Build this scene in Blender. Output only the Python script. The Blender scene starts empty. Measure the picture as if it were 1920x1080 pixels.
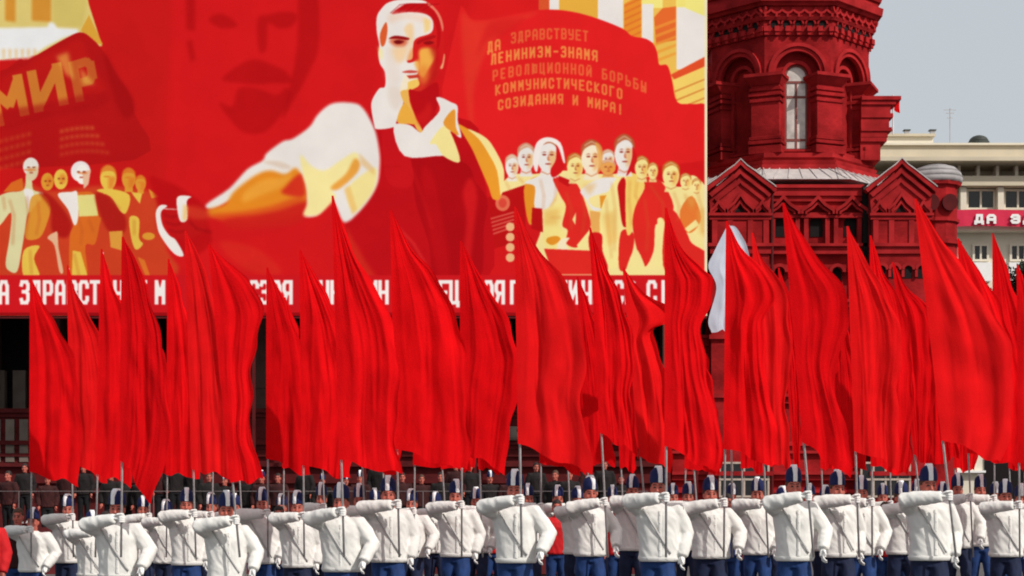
import bpy, bmesh, math, random
import numpy as np
from mathutils import Vector, Matrix, noise

S = bpy.context.scene
C = S.collection
R = math.radians
random.seed(7)

# ------------------------------------------------------------------ camera, sky, sun, exposure
F = 3300.0            # focal length in photograph pixels (1920 wide)
HZ = 985.0            # horizon row
CAMZ = 1.3
cam_d = bpy.data.cameras.new('camera')
cam = bpy.data.objects.new('camera', cam_d)
C.objects.link(cam)
cam_d.sensor_width = 36.0
cam_d.lens = F / 1920.0 * 36.0
cam_d.shift_y = (HZ - 540.0) / 1920.0
cam.location = (0, 0, CAMZ)
cam.rotation_euler = (R(90), 0, 0)
cam_d.clip_start = 0.1
cam_d.clip_end = 3000
cam_d.dof.use_dof = True
cam_d.dof.focus_distance = 23.0
cam_d.dof.aperture_fstop = 9.0
S.camera = cam

SUN_EL, SUN_AZ = R(41), R(47)      # azimuth measured from the camera's back towards its right
world = bpy.data.worlds.new('World')
S.world = world
world.use_nodes = True
nt = world.node_tree
bg = nt.nodes['Background']
sky = nt.nodes.new('ShaderNodeTexSky')
sky.sky_type = 'NISHITA'
sky.sun_disc = False
sky.sun_elevation = SUN_EL
sky.sun_rotation = math.pi - SUN_AZ
sky.air_density = 1.0
sky.dust_density = 6.0
sky.ozone_density = 0.6
veil = nt.nodes.new('ShaderNodeMix')          # thin high overcast spread evenly over the whole sky
veil.data_type = 'RGBA'
veil.inputs[0].default_value = 0.78
veil.inputs[7].default_value = (5.7, 6.05, 6.3, 1)
nt.links.new(sky.outputs[0], veil.inputs[6])
nt.links.new(veil.outputs[2], bg.inputs[0])
bg.inputs[1].default_value = 0.10
sun_d = bpy.data.lights.new('sun', 'SUN')
sun_d.energy = 3.2
sun_d.angle = R(0.6)
sun_d.color = (1.0, 0.95, 0.88)
sun = bpy.data.objects.new('sun', sun_d)
C.objects.link(sun)
sdir = Vector((math.sin(SUN_AZ) * math.cos(SUN_EL), -math.cos(SUN_AZ) * math.cos(SUN_EL), math.sin(SUN_EL)))
sun.rotation_euler = sdir.to_track_quat('Z', 'Y').to_euler()
sun.location = (20, -20, 40)
S.view_settings.view_transform = 'Standard'
S.view_settings.look = 'None'
S.view_settings.exposure = 0.16
S.view_settings.gamma = 1.0
S.view_settings.use_curve_mapping = False
S.render.engine = 'CYCLES'
S.cycles.filter_width = 1.9
S.cycles.use_denoising = True


def X(px, Y):
    return (px - 960.0) / F * Y


def Z(py, Y):
    return CAMZ + (HZ - py) / F * Y


def PT(px, py, Y):
    return Vector((X(px, Y), Y, Z(py, Y)))


# ------------------------------------------------------------------ materials
def lin(c):
    return tuple(((v / 255.0) / 12.92 if v / 255.0 <= 0.04045 else ((v / 255.0 + 0.055) / 1.055) ** 2.4) for v in c)


def mat(name, col, rough=0.7, var=0.15, scale=6.0, bump=0.0, bscale=60.0, trans=0.0, metal=0.0, spec=0.3, streak=0.0):
    m = bpy.data.materials.new(name)
    m.use_nodes = True
    n = m.node_tree
    b = n.nodes['Principled BSDF']
    b.inputs['Roughness'].default_value = rough
    b.inputs['Metallic'].default_value = metal
    b.inputs['Specular IOR Level'].default_value = spec
    tc = n.nodes.new('ShaderNodeTexCoord')
    nz = n.nodes.new('ShaderNodeTexNoise')
    nz.inputs['Scale'].default_value = scale
    nz.inputs['Detail'].default_value = 6
    src = tc.outputs['Object']
    if streak:
        mp = n.nodes.new('ShaderNodeMapping')
        mp.inputs['Scale'].default_value = (1, 1, streak)
        n.links.new(src, mp.inputs[0])
        n.links.new(mp.outputs[0], nz.inputs['Vector'])
    else:
        n.links.new(src, nz.inputs['Vector'])
    rp = n.nodes.new('ShaderNodeValToRGB')
    rp.color_ramp.elements[0].position = 0.3
    rp.color_ramp.elements[1].position = 0.7
    rp.color_ramp.elements[0].color = tuple(v * (1 - var) for v in col) + (1,)
    rp.color_ramp.elements[1].color = tuple(min(1, v * (1 + var)) for v in col) + (1,)
    n.links.new(nz.outputs['Fac'], rp.inputs['Fac'])
    n.links.new(rp.outputs[0], b.inputs['Base Color'])
    if bump:
        n2 = n.nodes.new('ShaderNodeTexNoise')
        n2.inputs['Scale'].default_value = bscale
        n2.inputs['Detail'].default_value = 4
        n.links.new(src, n2.inputs['Vector'])
        bp = n.nodes.new('ShaderNodeBump')
        bp.inputs['Strength'].default_value = bump
        bp.inputs['Distance'].default_value = 0.02
        n.links.new(n2.outputs['Fac'], bp.inputs['Height'])
        n.links.new(bp.outputs[0], b.inputs['Normal'])
    if trans:
        t = n.nodes.new('ShaderNodeBsdfTranslucent')
        mx = n.nodes.new('ShaderNodeMixShader')
        mx.inputs[0].default_value = trans
        n.links.new(rp.outputs[0], t.inputs['Color'])
        n.links.new(b.outputs[0], mx.inputs[1])
        n.links.new(t.outputs[0], mx.inputs[2])
        n.links.new(mx.outputs[0], n.nodes['Material Output'].inputs[0])
    return m


def brick_mat(name, col, mortar, scale):
    m = mat(name, col, rough=0.9, var=0.38, scale=0.9, spec=0.04, bump=0.5, bscale=7)
    n = m.node_tree
    b = n.nodes['Principled BSDF']
    rp = [x for x in n.nodes if x.type == 'VALTORGB'][0]
    tc = [x for x in n.nodes if x.type == 'TEX_COORD'][0]
    mp = n.nodes.new('ShaderNodeMapping')
    mp.inputs['Rotation'].default_value = (R(90), 0, 0)
    br = n.nodes.new('ShaderNodeTexBrick')
    br.inputs['Scale'].default_value = scale
    br.inputs['Mortar Size'].default_value = 0.012
    br.inputs['Color1'].default_value = (1, 1, 1, 1)
    br.inputs['Color2'].default_value = (0.72, 0.72, 0.72, 1)
    br.inputs['Mortar'].default_value = (mortar, mortar, mortar, 1)
    mx = n.nodes.new('ShaderNodeMix')
    mx.data_type = 'RGBA'
    mx.blend_type = 'MULTIPLY'
    mx.inputs[0].default_value = 0.6
    n.links.new(tc.outputs['Object'], mp.inputs[0])
    n.links.new(mp.outputs[0], br.inputs['Vector'])
    n.links.new(rp.outputs[0], mx.inputs[6])
    n.links.new(br.outputs['Color'], mx.inputs[7])
    n.links.new(mx.outputs[2], b.inputs['Base Color'])
    return m


M = {
    'flag': mat('red_silk', (0.82, 0.006, 0.009), rough=0.95, var=0.14, scale=2.2, trans=0.34, spec=0.02, bump=0.35, bscale=70),
    'flag_b': mat('deep_red_silk', (0.74, 0.005, 0.008), rough=0.95, var=0.14, scale=2.2, trans=0.34, spec=0.02, bump=0.35, bscale=70),
    'flag_c': mat('bright_red_silk', (0.84, 0.010, 0.012), rough=0.95, var=0.14, scale=1.8, trans=0.36, spec=0.02, bump=0.3, bscale=80),
    'flag_pale': mat('pale_blue_silk', (0.55, 0.62, 0.72), rough=0.6, var=0.06, trans=0.2, spec=0.2),
    'pole': mat('grey_pole', (0.42, 0.40, 0.40), rough=0.4, var=0.2, scale=20, spec=0.4),
    'jacket': mat('white_cotton', (0.72, 0.71, 0.68), rough=0.9, var=0.08, scale=5, bump=0.12, bscale=90, spec=0.05),
    'strap': mat('grey_strap', (0.46, 0.45, 0.44), rough=0.8),
    'glove': mat('white_glove', (0.78, 0.77, 0.75), rough=0.85, var=0.05),
    'trouser': mat('blue_trouser', (0.010, 0.036, 0.135), rough=0.8, var=0.3, scale=8),
    'trouser_dark': mat('navy_trouser', (0.008, 0.014, 0.045), rough=0.8, var=0.3, scale=8),
    'skin': mat('skin', (0.46, 0.12, 0.085), rough=0.6, var=0.15, scale=14),
    'eye': mat('eye_dark', (0.03, 0.015, 0.012), rough=0.4),
    'lip': mat('lip', (0.26, 0.03, 0.03), rough=0.5),
    'hair': mat('dark_hair', (0.018, 0.011, 0.009), rough=0.6, var=0.3, scale=40),
    'hair_brown': mat('brown_hair', (0.07, 0.032, 0.018), rough=0.6, var=0.3, scale=40),
    'cap_navy': mat('cap_navy', (0.008, 0.014, 0.075), rough=0.85, var=0.2),
    'cap_white': mat('cap_white', (0.84, 0.84, 0.85), rough=0.8, var=0.03),
    'trouser_black': mat('black_trouser', (0.006, 0.006, 0.008), rough=0.85, var=0.3, scale=8),
    'shoe': mat('shoe', (0.5, 0.5, 0.5), rough=0.6),
    'red_top': mat('red_jersey', (0.55, 0.010, 0.014), rough=0.8, var=0.12, scale=8),
    'blue_top': mat('blue_jersey', (0.015, 0.05, 0.26), rough=0.8, var=0.12, scale=8),
    'coat': mat('black_coat', (0.010, 0.007, 0.007), rough=0.85, var=0.3),
    'coat_maroon': mat('maroon_coat', (0.035, 0.006, 0.006), rough=0.85, var=0.3),
    'brick': brick_mat('red_brick', (0.31, 0.015, 0.017), 0.55, 3.2),
    'trim': mat('red_trim', (0.33, 0.018, 0.020), rough=0.9, var=0.32, scale=1.3, spec=0.04),
    'trim_dark': mat('dark_trim', (0.085, 0.007, 0.008), rough=0.85, var=0.25, scale=2.5, spec=0.2),
    'void': mat('opening_shade', (0.006, 0.003, 0.003), rough=0.9, var=0.2),  # near-black colour standing in for the shade inside openings
    'metal_roof': mat('pale_sheet_roof', (0.44, 0.40, 0.39), rough=0.55, var=0.12, scale=3, streak=0.3, spec=0.4),
    'pane': mat('hazy_glass', (0.50, 0.46, 0.42), rough=0.18, var=0.35, scale=2.2, spec=0.6),
    'dark_pane': mat('dark_glass', (0.012, 0.010, 0.012), rough=0.12, var=0.4, scale=3, spec=0.5),
    'sash': mat('window_sash', (0.20, 0.055, 0.045), rough=0.6),
    'sash_pale': mat('pale_sash', (0.45, 0.36, 0.30), rough=0.6),
    'wing': mat('shade_dark_wall', (0.075, 0.035, 0.028), rough=0.9, var=0.3, scale=0.9, bump=0.3, bscale=8),  # dark base colour carries the mural's shade on the wing
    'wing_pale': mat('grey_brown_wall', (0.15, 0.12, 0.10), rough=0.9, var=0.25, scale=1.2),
    'cream': mat('cream_plaster', (0.56, 0.49, 0.37), rough=0.85, var=0.09, scale=0.5, streak=0.4),
    'cream_light': mat('pale_plaster', (0.70, 0.64, 0.52), rough=0.85, var=0.06, scale=0.7),
    'dome': mat('dark_dome', (0.045, 0.05, 0.045), rough=0.5),
    'sign': mat('crimson_sign', (0.60, 0.015, 0.06), rough=0.7, var=0.05),
    'paint': mat('white_paint', (0.80, 0.79, 0.78), rough=0.6, var=0.04),
    'ground': mat('stone_setts', (0.09, 0.085, 0.085), rough=0.85, var=0.35, scale=3, bump=0.5, bscale=9),
    'steel': mat('rail_steel', (0.42, 0.40, 0.40), rough=0.4, metal=0.3, var=0.1),
    'rail': mat('dull_rail', (0.16, 0.13, 0.13), rough=0.6),
    'turret_roof': mat('dull_sheet_roof', (0.30, 0.28, 0.28), rough=0.6, var=0.2, scale=2.0),
    'stand': mat('stand_boards', (0.10, 0.010, 0.011), rough=0.8, var=0.3, scale=2),
    'leaf': mat('dark_leaf', (0.018, 0.028, 0.014), rough=0.7, var=0.4, scale=5),
    'bark': mat('bark', (0.05, 0.04, 0.03), rough=0.9, var=0.3, scale=9),
}


# ------------------------------------------------------------------ mesh helpers
class MB:
    def __init__(s):
        s.v, s.f, s.m = [], [], []

    def add(s, verts, faces, mi=0):
        o = len(s.v)
        s.v += [tuple(v) for v in verts]
        s.f += [tuple(i + o for i in f) for f in faces]
        s.m += [mi] * len(faces)
        return s

    def box(s, x0, x1, y0, y1, z0, z1, mi=0):
        v = [(x0, y0, z0), (x1, y0, z0), (x1, y1, z0), (x0, y1, z0), (x0, y0, z1), (x1, y0, z1), (x1, y1, z1), (x0, y1, z1)]
        return s.add(v, [(0, 3, 2, 1), (4, 5, 6, 7), (0, 1, 5, 4), (1, 2, 6, 5), (2, 3, 7, 6), (3, 0, 4, 7)], mi)

    def prism(s, poly, y0, y1, mi=0):
        """poly in xz, extruded along y (y0 front)"""
        n = len(poly)
        v = [(p[0], y0, p[1]) for p in poly] + [(p[0], y1, p[1]) for p in poly]
        f = [tuple(range(n)), tuple(range(2 * n - 1, n - 1, -1))]
        f += [(i, i + n, (i + 1) % n + n, (i + 1) % n) for i in range(n)]
        return s.add(v, f, mi)

    def strip(s, pts, w, y0, y1, mi=0):
        """thick mitred polyline in xz, extruded along y"""
        P = [Vector((q[0], q[1])) for q in pts]
        closed = (P[0] - P[-1]).length < 1e-6
        if closed:
            P = P[:-1]
        n = len(P)
        L, Rr = [], []
        for i in range(n):
            a = P[i - 1] if (i > 0 or closed) else None
            c = P[(i + 1) % n] if (i < n - 1 or closed) else None
            d1 = (P[i] - a).normalized() if a is not None else None
            d2 = (c - P[i]).normalized() if c is not None else None
            d1 = d1 if d1 is not None else d2
            d2 = d2 if d2 is not None else d1
            n1, n2 = Vector((-d1.y, d1.x)), Vector((-d2.y, d2.x))
            m = n1 + n2
            m = n1 if m.length < 1e-3 else m.normalized()
            k = min(2.2, 1 / max(.3, m.dot(n1)))
            e = Vector((0, 0))
            if not closed and i == 0:
                e = -d2 * w / 2
            if not closed and i == n - 1:
                e = d1 * w / 2
            L.append(P[i] + e + m * k * w / 2)
            Rr.append(P[i] + e - m * k * w / 2)
        v = []
        for y in (y0, y1):
            v += [(q.x, y, q.y) for q in L] + [(q.x, y, q.y) for q in Rr]
        f = []
        for i in range(n if closed else n - 1):
            j = (i + 1) % n
            f += [(i, j, n + j, n + i), (2 * n + i, 3 * n + i, 3 * n + j, 2 * n + j), (i, 2 * n + i, 2 * n + j, j), (n + i, n + j, 3 * n + j, 3 * n + i)]
        if not closed:
            f += [(0, n, 3 * n, 2 * n), (n - 1, 3 * n - 1, 4 * n - 1, 2 * n - 1)]
        return s.add(v, f, mi)

    def ring(s, ap0, z0, ap1, z1, c, mi=0, n=8, rot=None):
        """regular n-gon frustum by apothem"""
        rot = math.pi / n if rot is None else rot
        k = 1 / math.cos(math.pi / n)
        v = []
        for ap, z in ((ap0, z0), (ap1, z1)):
            for i in range(n):
                a = rot + 2 * math.pi * i / n
                v.append((c[0] + ap * k * math.cos(a), c[1] + ap * k * math.sin(a), z))
        f = [tuple(range(n - 1, -1, -1)), tuple(range(n, 2 * n))]
        f += [(i, (i + 1) % n, (i + 1) % n + n, i + n) for i in range(n)]
        return s.add(v, f, mi)

    def tube(s, pts, rad, n=10, mi=0, flat=1.0):
        """tapered tube with closed ends; flat scales second axis"""
        pts = [Vector(p) for p in pts]
        m = len(pts)
        if not isinstance(rad, (list, tuple)):
            rad = [rad] * m
        t0 = (pts[1] - pts[0]).normalized()
        up = Vector((0, 0, 1)) if abs(t0.z) < 0.8 else Vector((0, 1, 0))
        v = []
        for i, p in enumerate(pts):
            t = (pts[min(i + 1, m - 1)] - pts[max(i - 1, 0)]).normalized()
            a = up.cross(t).normalized()
            up = t.cross(a).normalized()
            for k in range(n):
                an = 2 * math.pi * k / n
                v.append(p + a * (math.cos(an) * rad[i]) + up * (math.sin(an) * rad[i] * flat))
        f = [tuple(range(n - 1, -1, -1)), tuple(range((m - 1) * n, m * n))]
        for i in range(m - 1):
            for k in range(n):
                f.append((i * n + k, i * n + (k + 1) % n, (i + 1) * n + (k + 1) % n, (i + 1) * n + k))
        return s.add(v, f, mi)

    def loft(s, rings, n=20, mi=0, p=2.0):
        """rings (z, cx, cy, rx, ry) stacked in z, superellipse exponent p"""
        v = []
        for (z, cx, cy, rx, ry) in rings:
            for k in range(n):
                a = 2 * math.pi * k / n
                c_, s_ = math.cos(a), math.sin(a)
                v.append((cx + rx * math.copysign(abs(c_) ** (2 / p), c_), cy + ry * math.copysign(abs(s_) ** (2 / p), s_), z))
        m = len(rings)
        f = [tuple(range(n - 1, -1, -1)), tuple(range((m - 1) * n, m * n))]
        for i in range(m - 1):
            for k in range(n):
                f.append((i * n + k, i * n + (k + 1) % n, (i + 1) * n + (k + 1) % n, (i + 1) * n + k))
        return s.add(v, f, mi)

    def ball(s, c, r, n=12, m=8, mi=0):
        rx, ry, rz = (r, r, r) if not isinstance(r, (tuple, list)) else r
        rings = []
        for i in range(m + 1):
            t = math.pi * (i + 0.001) / (m + 0.002)
            rings.append((c[2] - rz * math.cos(t), c[0], c[1], rx * math.sin(t), ry * math.sin(t)))
        return s.loft(rings, n, mi)

    def mesh(s, name, mats, smooth=False, off=(0, 0, 0), fix=True):
        me = bpy.data.meshes.new(name)
        o = off
        me.from_pydata([(v[0] - o[0], v[1] - o[1], v[2] - o[2]) for v in s.v], [], s.f)
        for m_ in (mats if isinstance(mats, (list, tuple)) else [mats]):
            me.materials.append(m_)
        me.polygons.foreach_set('material_index', s.m)
        if fix:
            bm = bmesh.new()
            bm.from_mesh(me)
            bmesh.ops.recalc_face_normals(bm, faces=bm.faces)
            bm.to_mesh(me)
            bm.free()
        if smooth:
            me.polygons.foreach_set('use_smooth', [True] * len(me.polygons))
        me.update()
        return me


OFF = {}


def tag(o, label=None, cat=None, group=None, kind=None):
    if label:
        o['label'] = label
    if cat:
        o['category'] = cat
    if group:
        o['group'] = group
    if kind:
        o['kind'] = kind
    return o


def thing(name, label, cat, loc=(0, 0, 0), group=None):
    o = bpy.data.objects.new(name, None)
    C.objects.link(o)
    o.location = loc
    o.empty_display_size = 0.2
    OFF[o.name] = Vector(loc)
    return tag(o, label, cat, group)


def put(name, me, parent=None, loc=(0, 0, 0), rz=0.0, label=None):
    """loc in the parent's frame"""
    o = bpy.data.objects.new(name, me)
    C.objects.link(o)
    if parent is not None:
        o.parent = parent
    o.location = loc
    o.rotation_euler = (0, 0, rz)
    if label:
        o['label'] = label
    return o


def part(name, mb, mats, root, smooth=False, under=None, label=None):
    """mb in world coordinates, hung on root (or on a part of it)"""
    me = mb.mesh(name, mats, smooth, OFF[root.name])
    return put(name, me, under if under is not None else root, label=label)


def bevel(me, w, seg=1):
    bm = bmesh.new()
    bm.from_mesh(me)
    bmesh.ops.remove_doubles(bm, verts=bm.verts, dist=1e-5)
    bmesh.ops.bevel(bm, geom=[e for e in bm.edges if e.is_manifold and e.calc_face_angle(0) > 0.5], offset=w, segments=seg, affect='EDGES')
    bm.to_mesh(me)
    bm.free()
    return me


def remesh(mb, voxel, mats, name, smooth_it=3, disp=None):
    """fuse overlapping lofts into one continuous skin"""
    me0 = mb.mesh('tmp', [])
    o = bpy.data.objects.new('tmp', me0)
    C.objects.link(o)
    r = o.modifiers.new('r', 'REMESH')
    r.mode = 'VOXEL'
    r.voxel_size = voxel
    r.use_smooth_shade = True
    sm = o.modifiers.new('s', 'SMOOTH')
    sm.factor = 0.5
    sm.iterations = smooth_it
    dg = bpy.context.evaluated_depsgraph_get()
    me = bpy.data.meshes.new_from_object(o.evaluated_get(dg))
    bpy.data.objects.remove(o)
    bpy.data.meshes.remove(me0)
    me.name = name
    if disp:
        n = len(me.vertices)
        nor = [v.normal.copy() for v in me.vertices]
        for v, nn in zip(me.vertices, nor):
            v.co = v.co + nn * disp(v.co)
    me.materials.clear()
    for m_ in mats:
        me.materials.append(m_)
    me.polygons.foreach_set('use_smooth', [True] * len(me.polygons))
    me.update()
    return me


# ------------------------------------------------------------------ ground
def gz(x, y):
    t = min(1.0, max(0.0, (-0.9 - x) / 1.9))
    t = t * t * (3 - 2 * t)
    return -0.20 * t


def ground():
    xs = [-600, -60, -12, -6] + [-5 + 0.25 * i for i in range(29)] + [3, 8, 20, 60, 600]
    ys = [-300, 0, 12, 60, 140, 900]
    v = [(x, y, gz(x, y)) for y in ys for x in xs]
    n = len(xs)
    f = [(j * n + i, j * n + i + 1, (j + 1) * n + i + 1, (j + 1) * n + i) for j in range(len(ys) - 1) for i in range(n - 1)]
    o = put('ground', MB().add(v, f).mesh('ground', M['ground'], fix=False))
    tag(o, kind='structure')


ground()

# ------------------------------------------------------------------ block letters (strokes on a unit cell)
GLY = {
    'А': [[(0, 0), (0, .78), (.22, 1), (.78, 1), (1, .78), (1, 0)], [(0, .42), (1, .42)]],
    'Б': [[(.95, 1), (0, 1), (0, 0), (.8, 0), (1, .15), (1, .4), (.8, .55), (0, .55)]],
    'В': [[(0, 0), (0, 1), (.8, 1), (1, .85), (1, .66), (.8, .52), (0, .52)], [(.8, .52), (1, .4), (1, .15), (.8, 0), (0, 0)]],
    'Г': [[(0, 0), (0, 1), (1, 1)]],
    'Д': [[(0, -.12), (0, .08), (1, .08), (1, -.12)], [(.15, .08), (.25, 1), (.85, 1), (.85, .08)]],
    'Е': [[(1, 1), (0, 1), (0, 0), (1, 0)], [(0, .5), (.8, .5)]],
    'З': [[(0, .8), (.15, 1), (.8, 1), (1, .85), (1, .66), (.75, .52), (.35, .52)], [(.75, .52), (1, .4), (1, .15), (.8, 0), (.15, 0), (0, .2)]],
    'И': [[(0, 1), (0, 0), (1, 1), (1, 0)]],
    'Й': [[(0, .88), (0, 0), (1, .88), (1, 0)], [(.25, 1.08), (.75, 1.08)]],
    'К': [[(0, 0), (0, 1)], [(1, 1), (.15, .5), (1, 0)]],
    'Л': [[(0, 0), (.2, .1), (.3, 1), (1, 1), (1, 0)]],
    'М': [[(0, 0), (0, 1), (.5, .35), (1, 1), (1, 0)]],
    'Н': [[(0, 0), (0, 1)], [(1, 0), (1, 1)], [(0, .5), (1, .5)]],
    'О': [[(0, .15), (0, .85), (.2, 1), (.8, 1), (1, .85), (1, .15), (.8, 0), (.2, 0), (0, .15)]],
    'П': [[(0, 0), (0, 1), (1, 1), (1, 0)]],
    'Р': [[(0, 0), (0, 1), (.8, 1), (1, .85), (1, .55), (.8, .42), (0, .42)]],
    'С': [[(1, .75), (1, .85), (.8, 1), (.2, 1), (0, .85), (0, .15), (.2, 0), (.8, 0), (1, .15), (1, .25)]],
    'Т': [[(0, 1), (1, 1)], [(.5, 1), (.5, 0)]],
    'У': [[(0, 1), (0, .6), (.2, .45), (1, .45)], [(1, 1), (1, .15), (.8, 0), (.1, 0)]],
    'Ц': [[(0, 1), (0, 0), (1, 0), (1, -.15)], [(.85, 1), (.85, 0)]],
    'Ч': [[(0, 1), (0, .55), (.2, .42), (1, .42)], [(1, 1), (1, 0)]],
    'Ы': [[(0, 1), (0, 0), (.45, 0), (.6, .15), (.6, .4), (.45, .52), (0, .52)], [(1, 1), (1, 0)]],
    'Ь': [[(0, 1), (0, 0), (.8, 0), (1, .15), (1, .4), (.8, .52), (0, .52)]],
    'Ю': [[(0, 0), (0, 1)], [(0, .5), (.35, .5)], [(.35, .1), (.35, .9), (1, .9), (1, .1), (.35, .1)]],
    'Я': [[(1, 0), (1, 1), (.2, 1), (0, .85), (0, .6), (.2, .45), (1, .45)], [(.4, .45), (0, 0)]],
    '-': [[(.15, .5), (.85, .5)]], '!': [[(.5, 1), (.5, .35)], [(.5, .1), (.5, 0)]], ' ': [],
}


# ------------------------------------------------------------------ the mural: a painted canvas, its print drawn polygon by polygon
MU0, MU1, MV0, MV1 = -170, 1326, -150, 592      # in photograph pixels on the canvas plane
MY = 70.0


def smooth_poly(p, k=4):
    p = [np.array(q, float) for q in p]
    n = len(p)
    out = []
    for i in range(n):
        a, b, c, d = p[i - 1], p[i], p[(i + 1) % n], p[(i + 2) % n]
        for j in range(k):
            t = j / k
            out.append(0.5 * ((2 * b) + (c - a) * t + (2 * a - 5 * b + 4 * c - d) * t * t + (3 * b - a - 3 * c + d) * t ** 3))
    return out


class Print:
    def __init__(s):
        s.w, s.h = MU1 - MU0, MV1 - MV0
        s.a = np.zeros((s.h, s.w, 3), np.float32)
        s.o, s.k = (0, 0), 1.0

    def zoom(s, x0, y0, k):
        s.o, s.k = (x0, y0), k
        return s

    def T(s, p):
        return (s.o[0] + p[0] / s.k - MU0, s.o[1] + p[1] / s.k - MV0)

    acc_mask = None

    def blend(s, mask, x0, y0, col, al):
        h, w = mask.shape
        if s.acc_mask is not None:
            r = s.acc_mask[y0:y0 + h, x0:x0 + w]
            np.maximum(r, mask, out=r)
            return
        reg = s.a[y0:y0 + h, x0:x0 + w]
        m = (mask * al)[..., None]
        reg[:] = reg * (1 - m) + np.array(col, np.float32) * m

    def poly(s, pts, col, al=1.0, soft=0, sm=True, raw=False):
        q = [p if raw else s.T(p) for p in pts]
        if sm and len(q) > 4:
            q = smooth_poly(q)
        q = np.array(q)
        pad = 3 + soft * 3
        x0, y0 = max(0, int(q[:, 0].min()) - pad), max(0, int(q[:, 1].min()) - pad)
        x1, y1 = min(s.w, int(q[:, 0].max()) + pad), min(s.h, int(q[:, 1].max()) + pad)
        if x1 <= x0 or y1 <= y0:
            return s
        acc = 0
        for dx, dy in ((.25, .25), (.75, .25), (.25, .75), (.75, .75)):
            gx = (np.arange(x0, x1) + dx)[None, :]
            gy = (np.arange(y0, y1) + dy)[:, None]
            ins = np.zeros((y1 - y0, x1 - x0), bool)
            xa, ya = q[-1]
            for xb, yb in q:
                if ya != yb:
                    c = ((ya > gy) != (yb > gy)) & (gx < (xb - xa) * (gy - ya) / (yb - ya) + xa)
                    ins ^= c
                xa, ya = xb, yb
            acc = acc + ins
        m = acc.astype(np.float32) / 4
        for _ in range(soft):
            m = blur(m, 3)
        return s.blend(m, x0, y0, col, al) or s

    def ell(s, cx, cy, rx, ry, col, al=1.0, soft=0, tilt=0.0):
        p = []
        for i in range(28):
            a = 2 * math.pi * i / 28
            x_, y_ = rx * math.cos(a), ry * math.sin(a)
            p.append((cx + x_ * math.cos(tilt) - y_ * math.sin(tilt), cy + x_ * math.sin(tilt) + y_ * math.cos(tilt)))
        return s.poly(p, col, al, soft, sm=False)

    def rect(s, x0, y0, x1, y1, col, al=1.0, soft=0):
        return s.poly([(x0, y0), (x1, y0), (x1, y1), (x0, y1)], col, al, soft, sm=False)

    def line(s, pts, w, col, al=1.0, soft=0):
        for a, b in zip(pts[:-1], pts[1:]):
            d = np.array(b, float) - np.array(a, float)
            L = np.hypot(*d)
            if L < 1e-6:
                continue
            d = d / L * w / 2
            n = np.array([-d[1], d[0]])
            e = d * (.95 if min(abs(d)) < .2 * max(abs(d)) else .35)
            a_, b_ = np.array(a) - e, np.array(b) + e
            s.poly([a_ - n, b_ - n, b_ + n, a_ + n], col, al, soft, sm=False)
        return s

    def text(s, string, x, y, w, h, pitch, stroke, col, fn=None, al=1.0, slant=0.0):
        """letters from left base corner (x, y); fn bends the baseline, y grows downwards"""
        s.acc_mask = np.zeros((s.h, s.w), np.float32)
        for ch in string:
            for pl in GLY.get(ch, []):
                q = []
                for (u, v) in pl:
                    px = x + stroke / 2 + u * (w - stroke) + slant * v * h
                    py = y - stroke / 2 - v * (h - stroke)
                    if fn:
                        py += fn(px)
                    q.append((px, py))
                s.line(q, stroke, col, al)
            x += pitch
        m, s.acc_mask = s.acc_mask, None
        ys, xs = np.nonzero(m > 0)
        if len(ys):
            y0, y1, x0, x1 = ys.min(), ys.max() + 1, xs.min(), xs.max() + 1
            s.blend(m[y0:y1, x0:x1], x0, y0, col, al)
        return s


def blur(m, r):
    k = 2 * r + 1
    for ax in (0, 1):
        pad = [(0, 0)] * m.ndim
        pad[ax] = (r, r)
        c = np.cumsum(np.pad(m, pad, mode='edge'), axis=ax)
        z = np.zeros_like(np.take(c, [0], axis=ax))
        c = np.concatenate([z, c], axis=ax)
        n = m.shape[ax]
        m = (np.take(c, range(k, k + n), axis=ax) - np.take(c, range(0, n), axis=ax)) / k
    return m


RED, RED2, RED3, DRED = (207, 22, 26), (196, 18, 22), (184, 15, 19), (160, 10, 16)
LRED, ORR = (220, 40, 34), (222, 70, 32)
WHT, CRM, YEL, ORG, BRN = (230, 225, 221), (240, 224, 150), (236, 198, 84), (226, 144, 40), (196, 92, 26)


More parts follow.
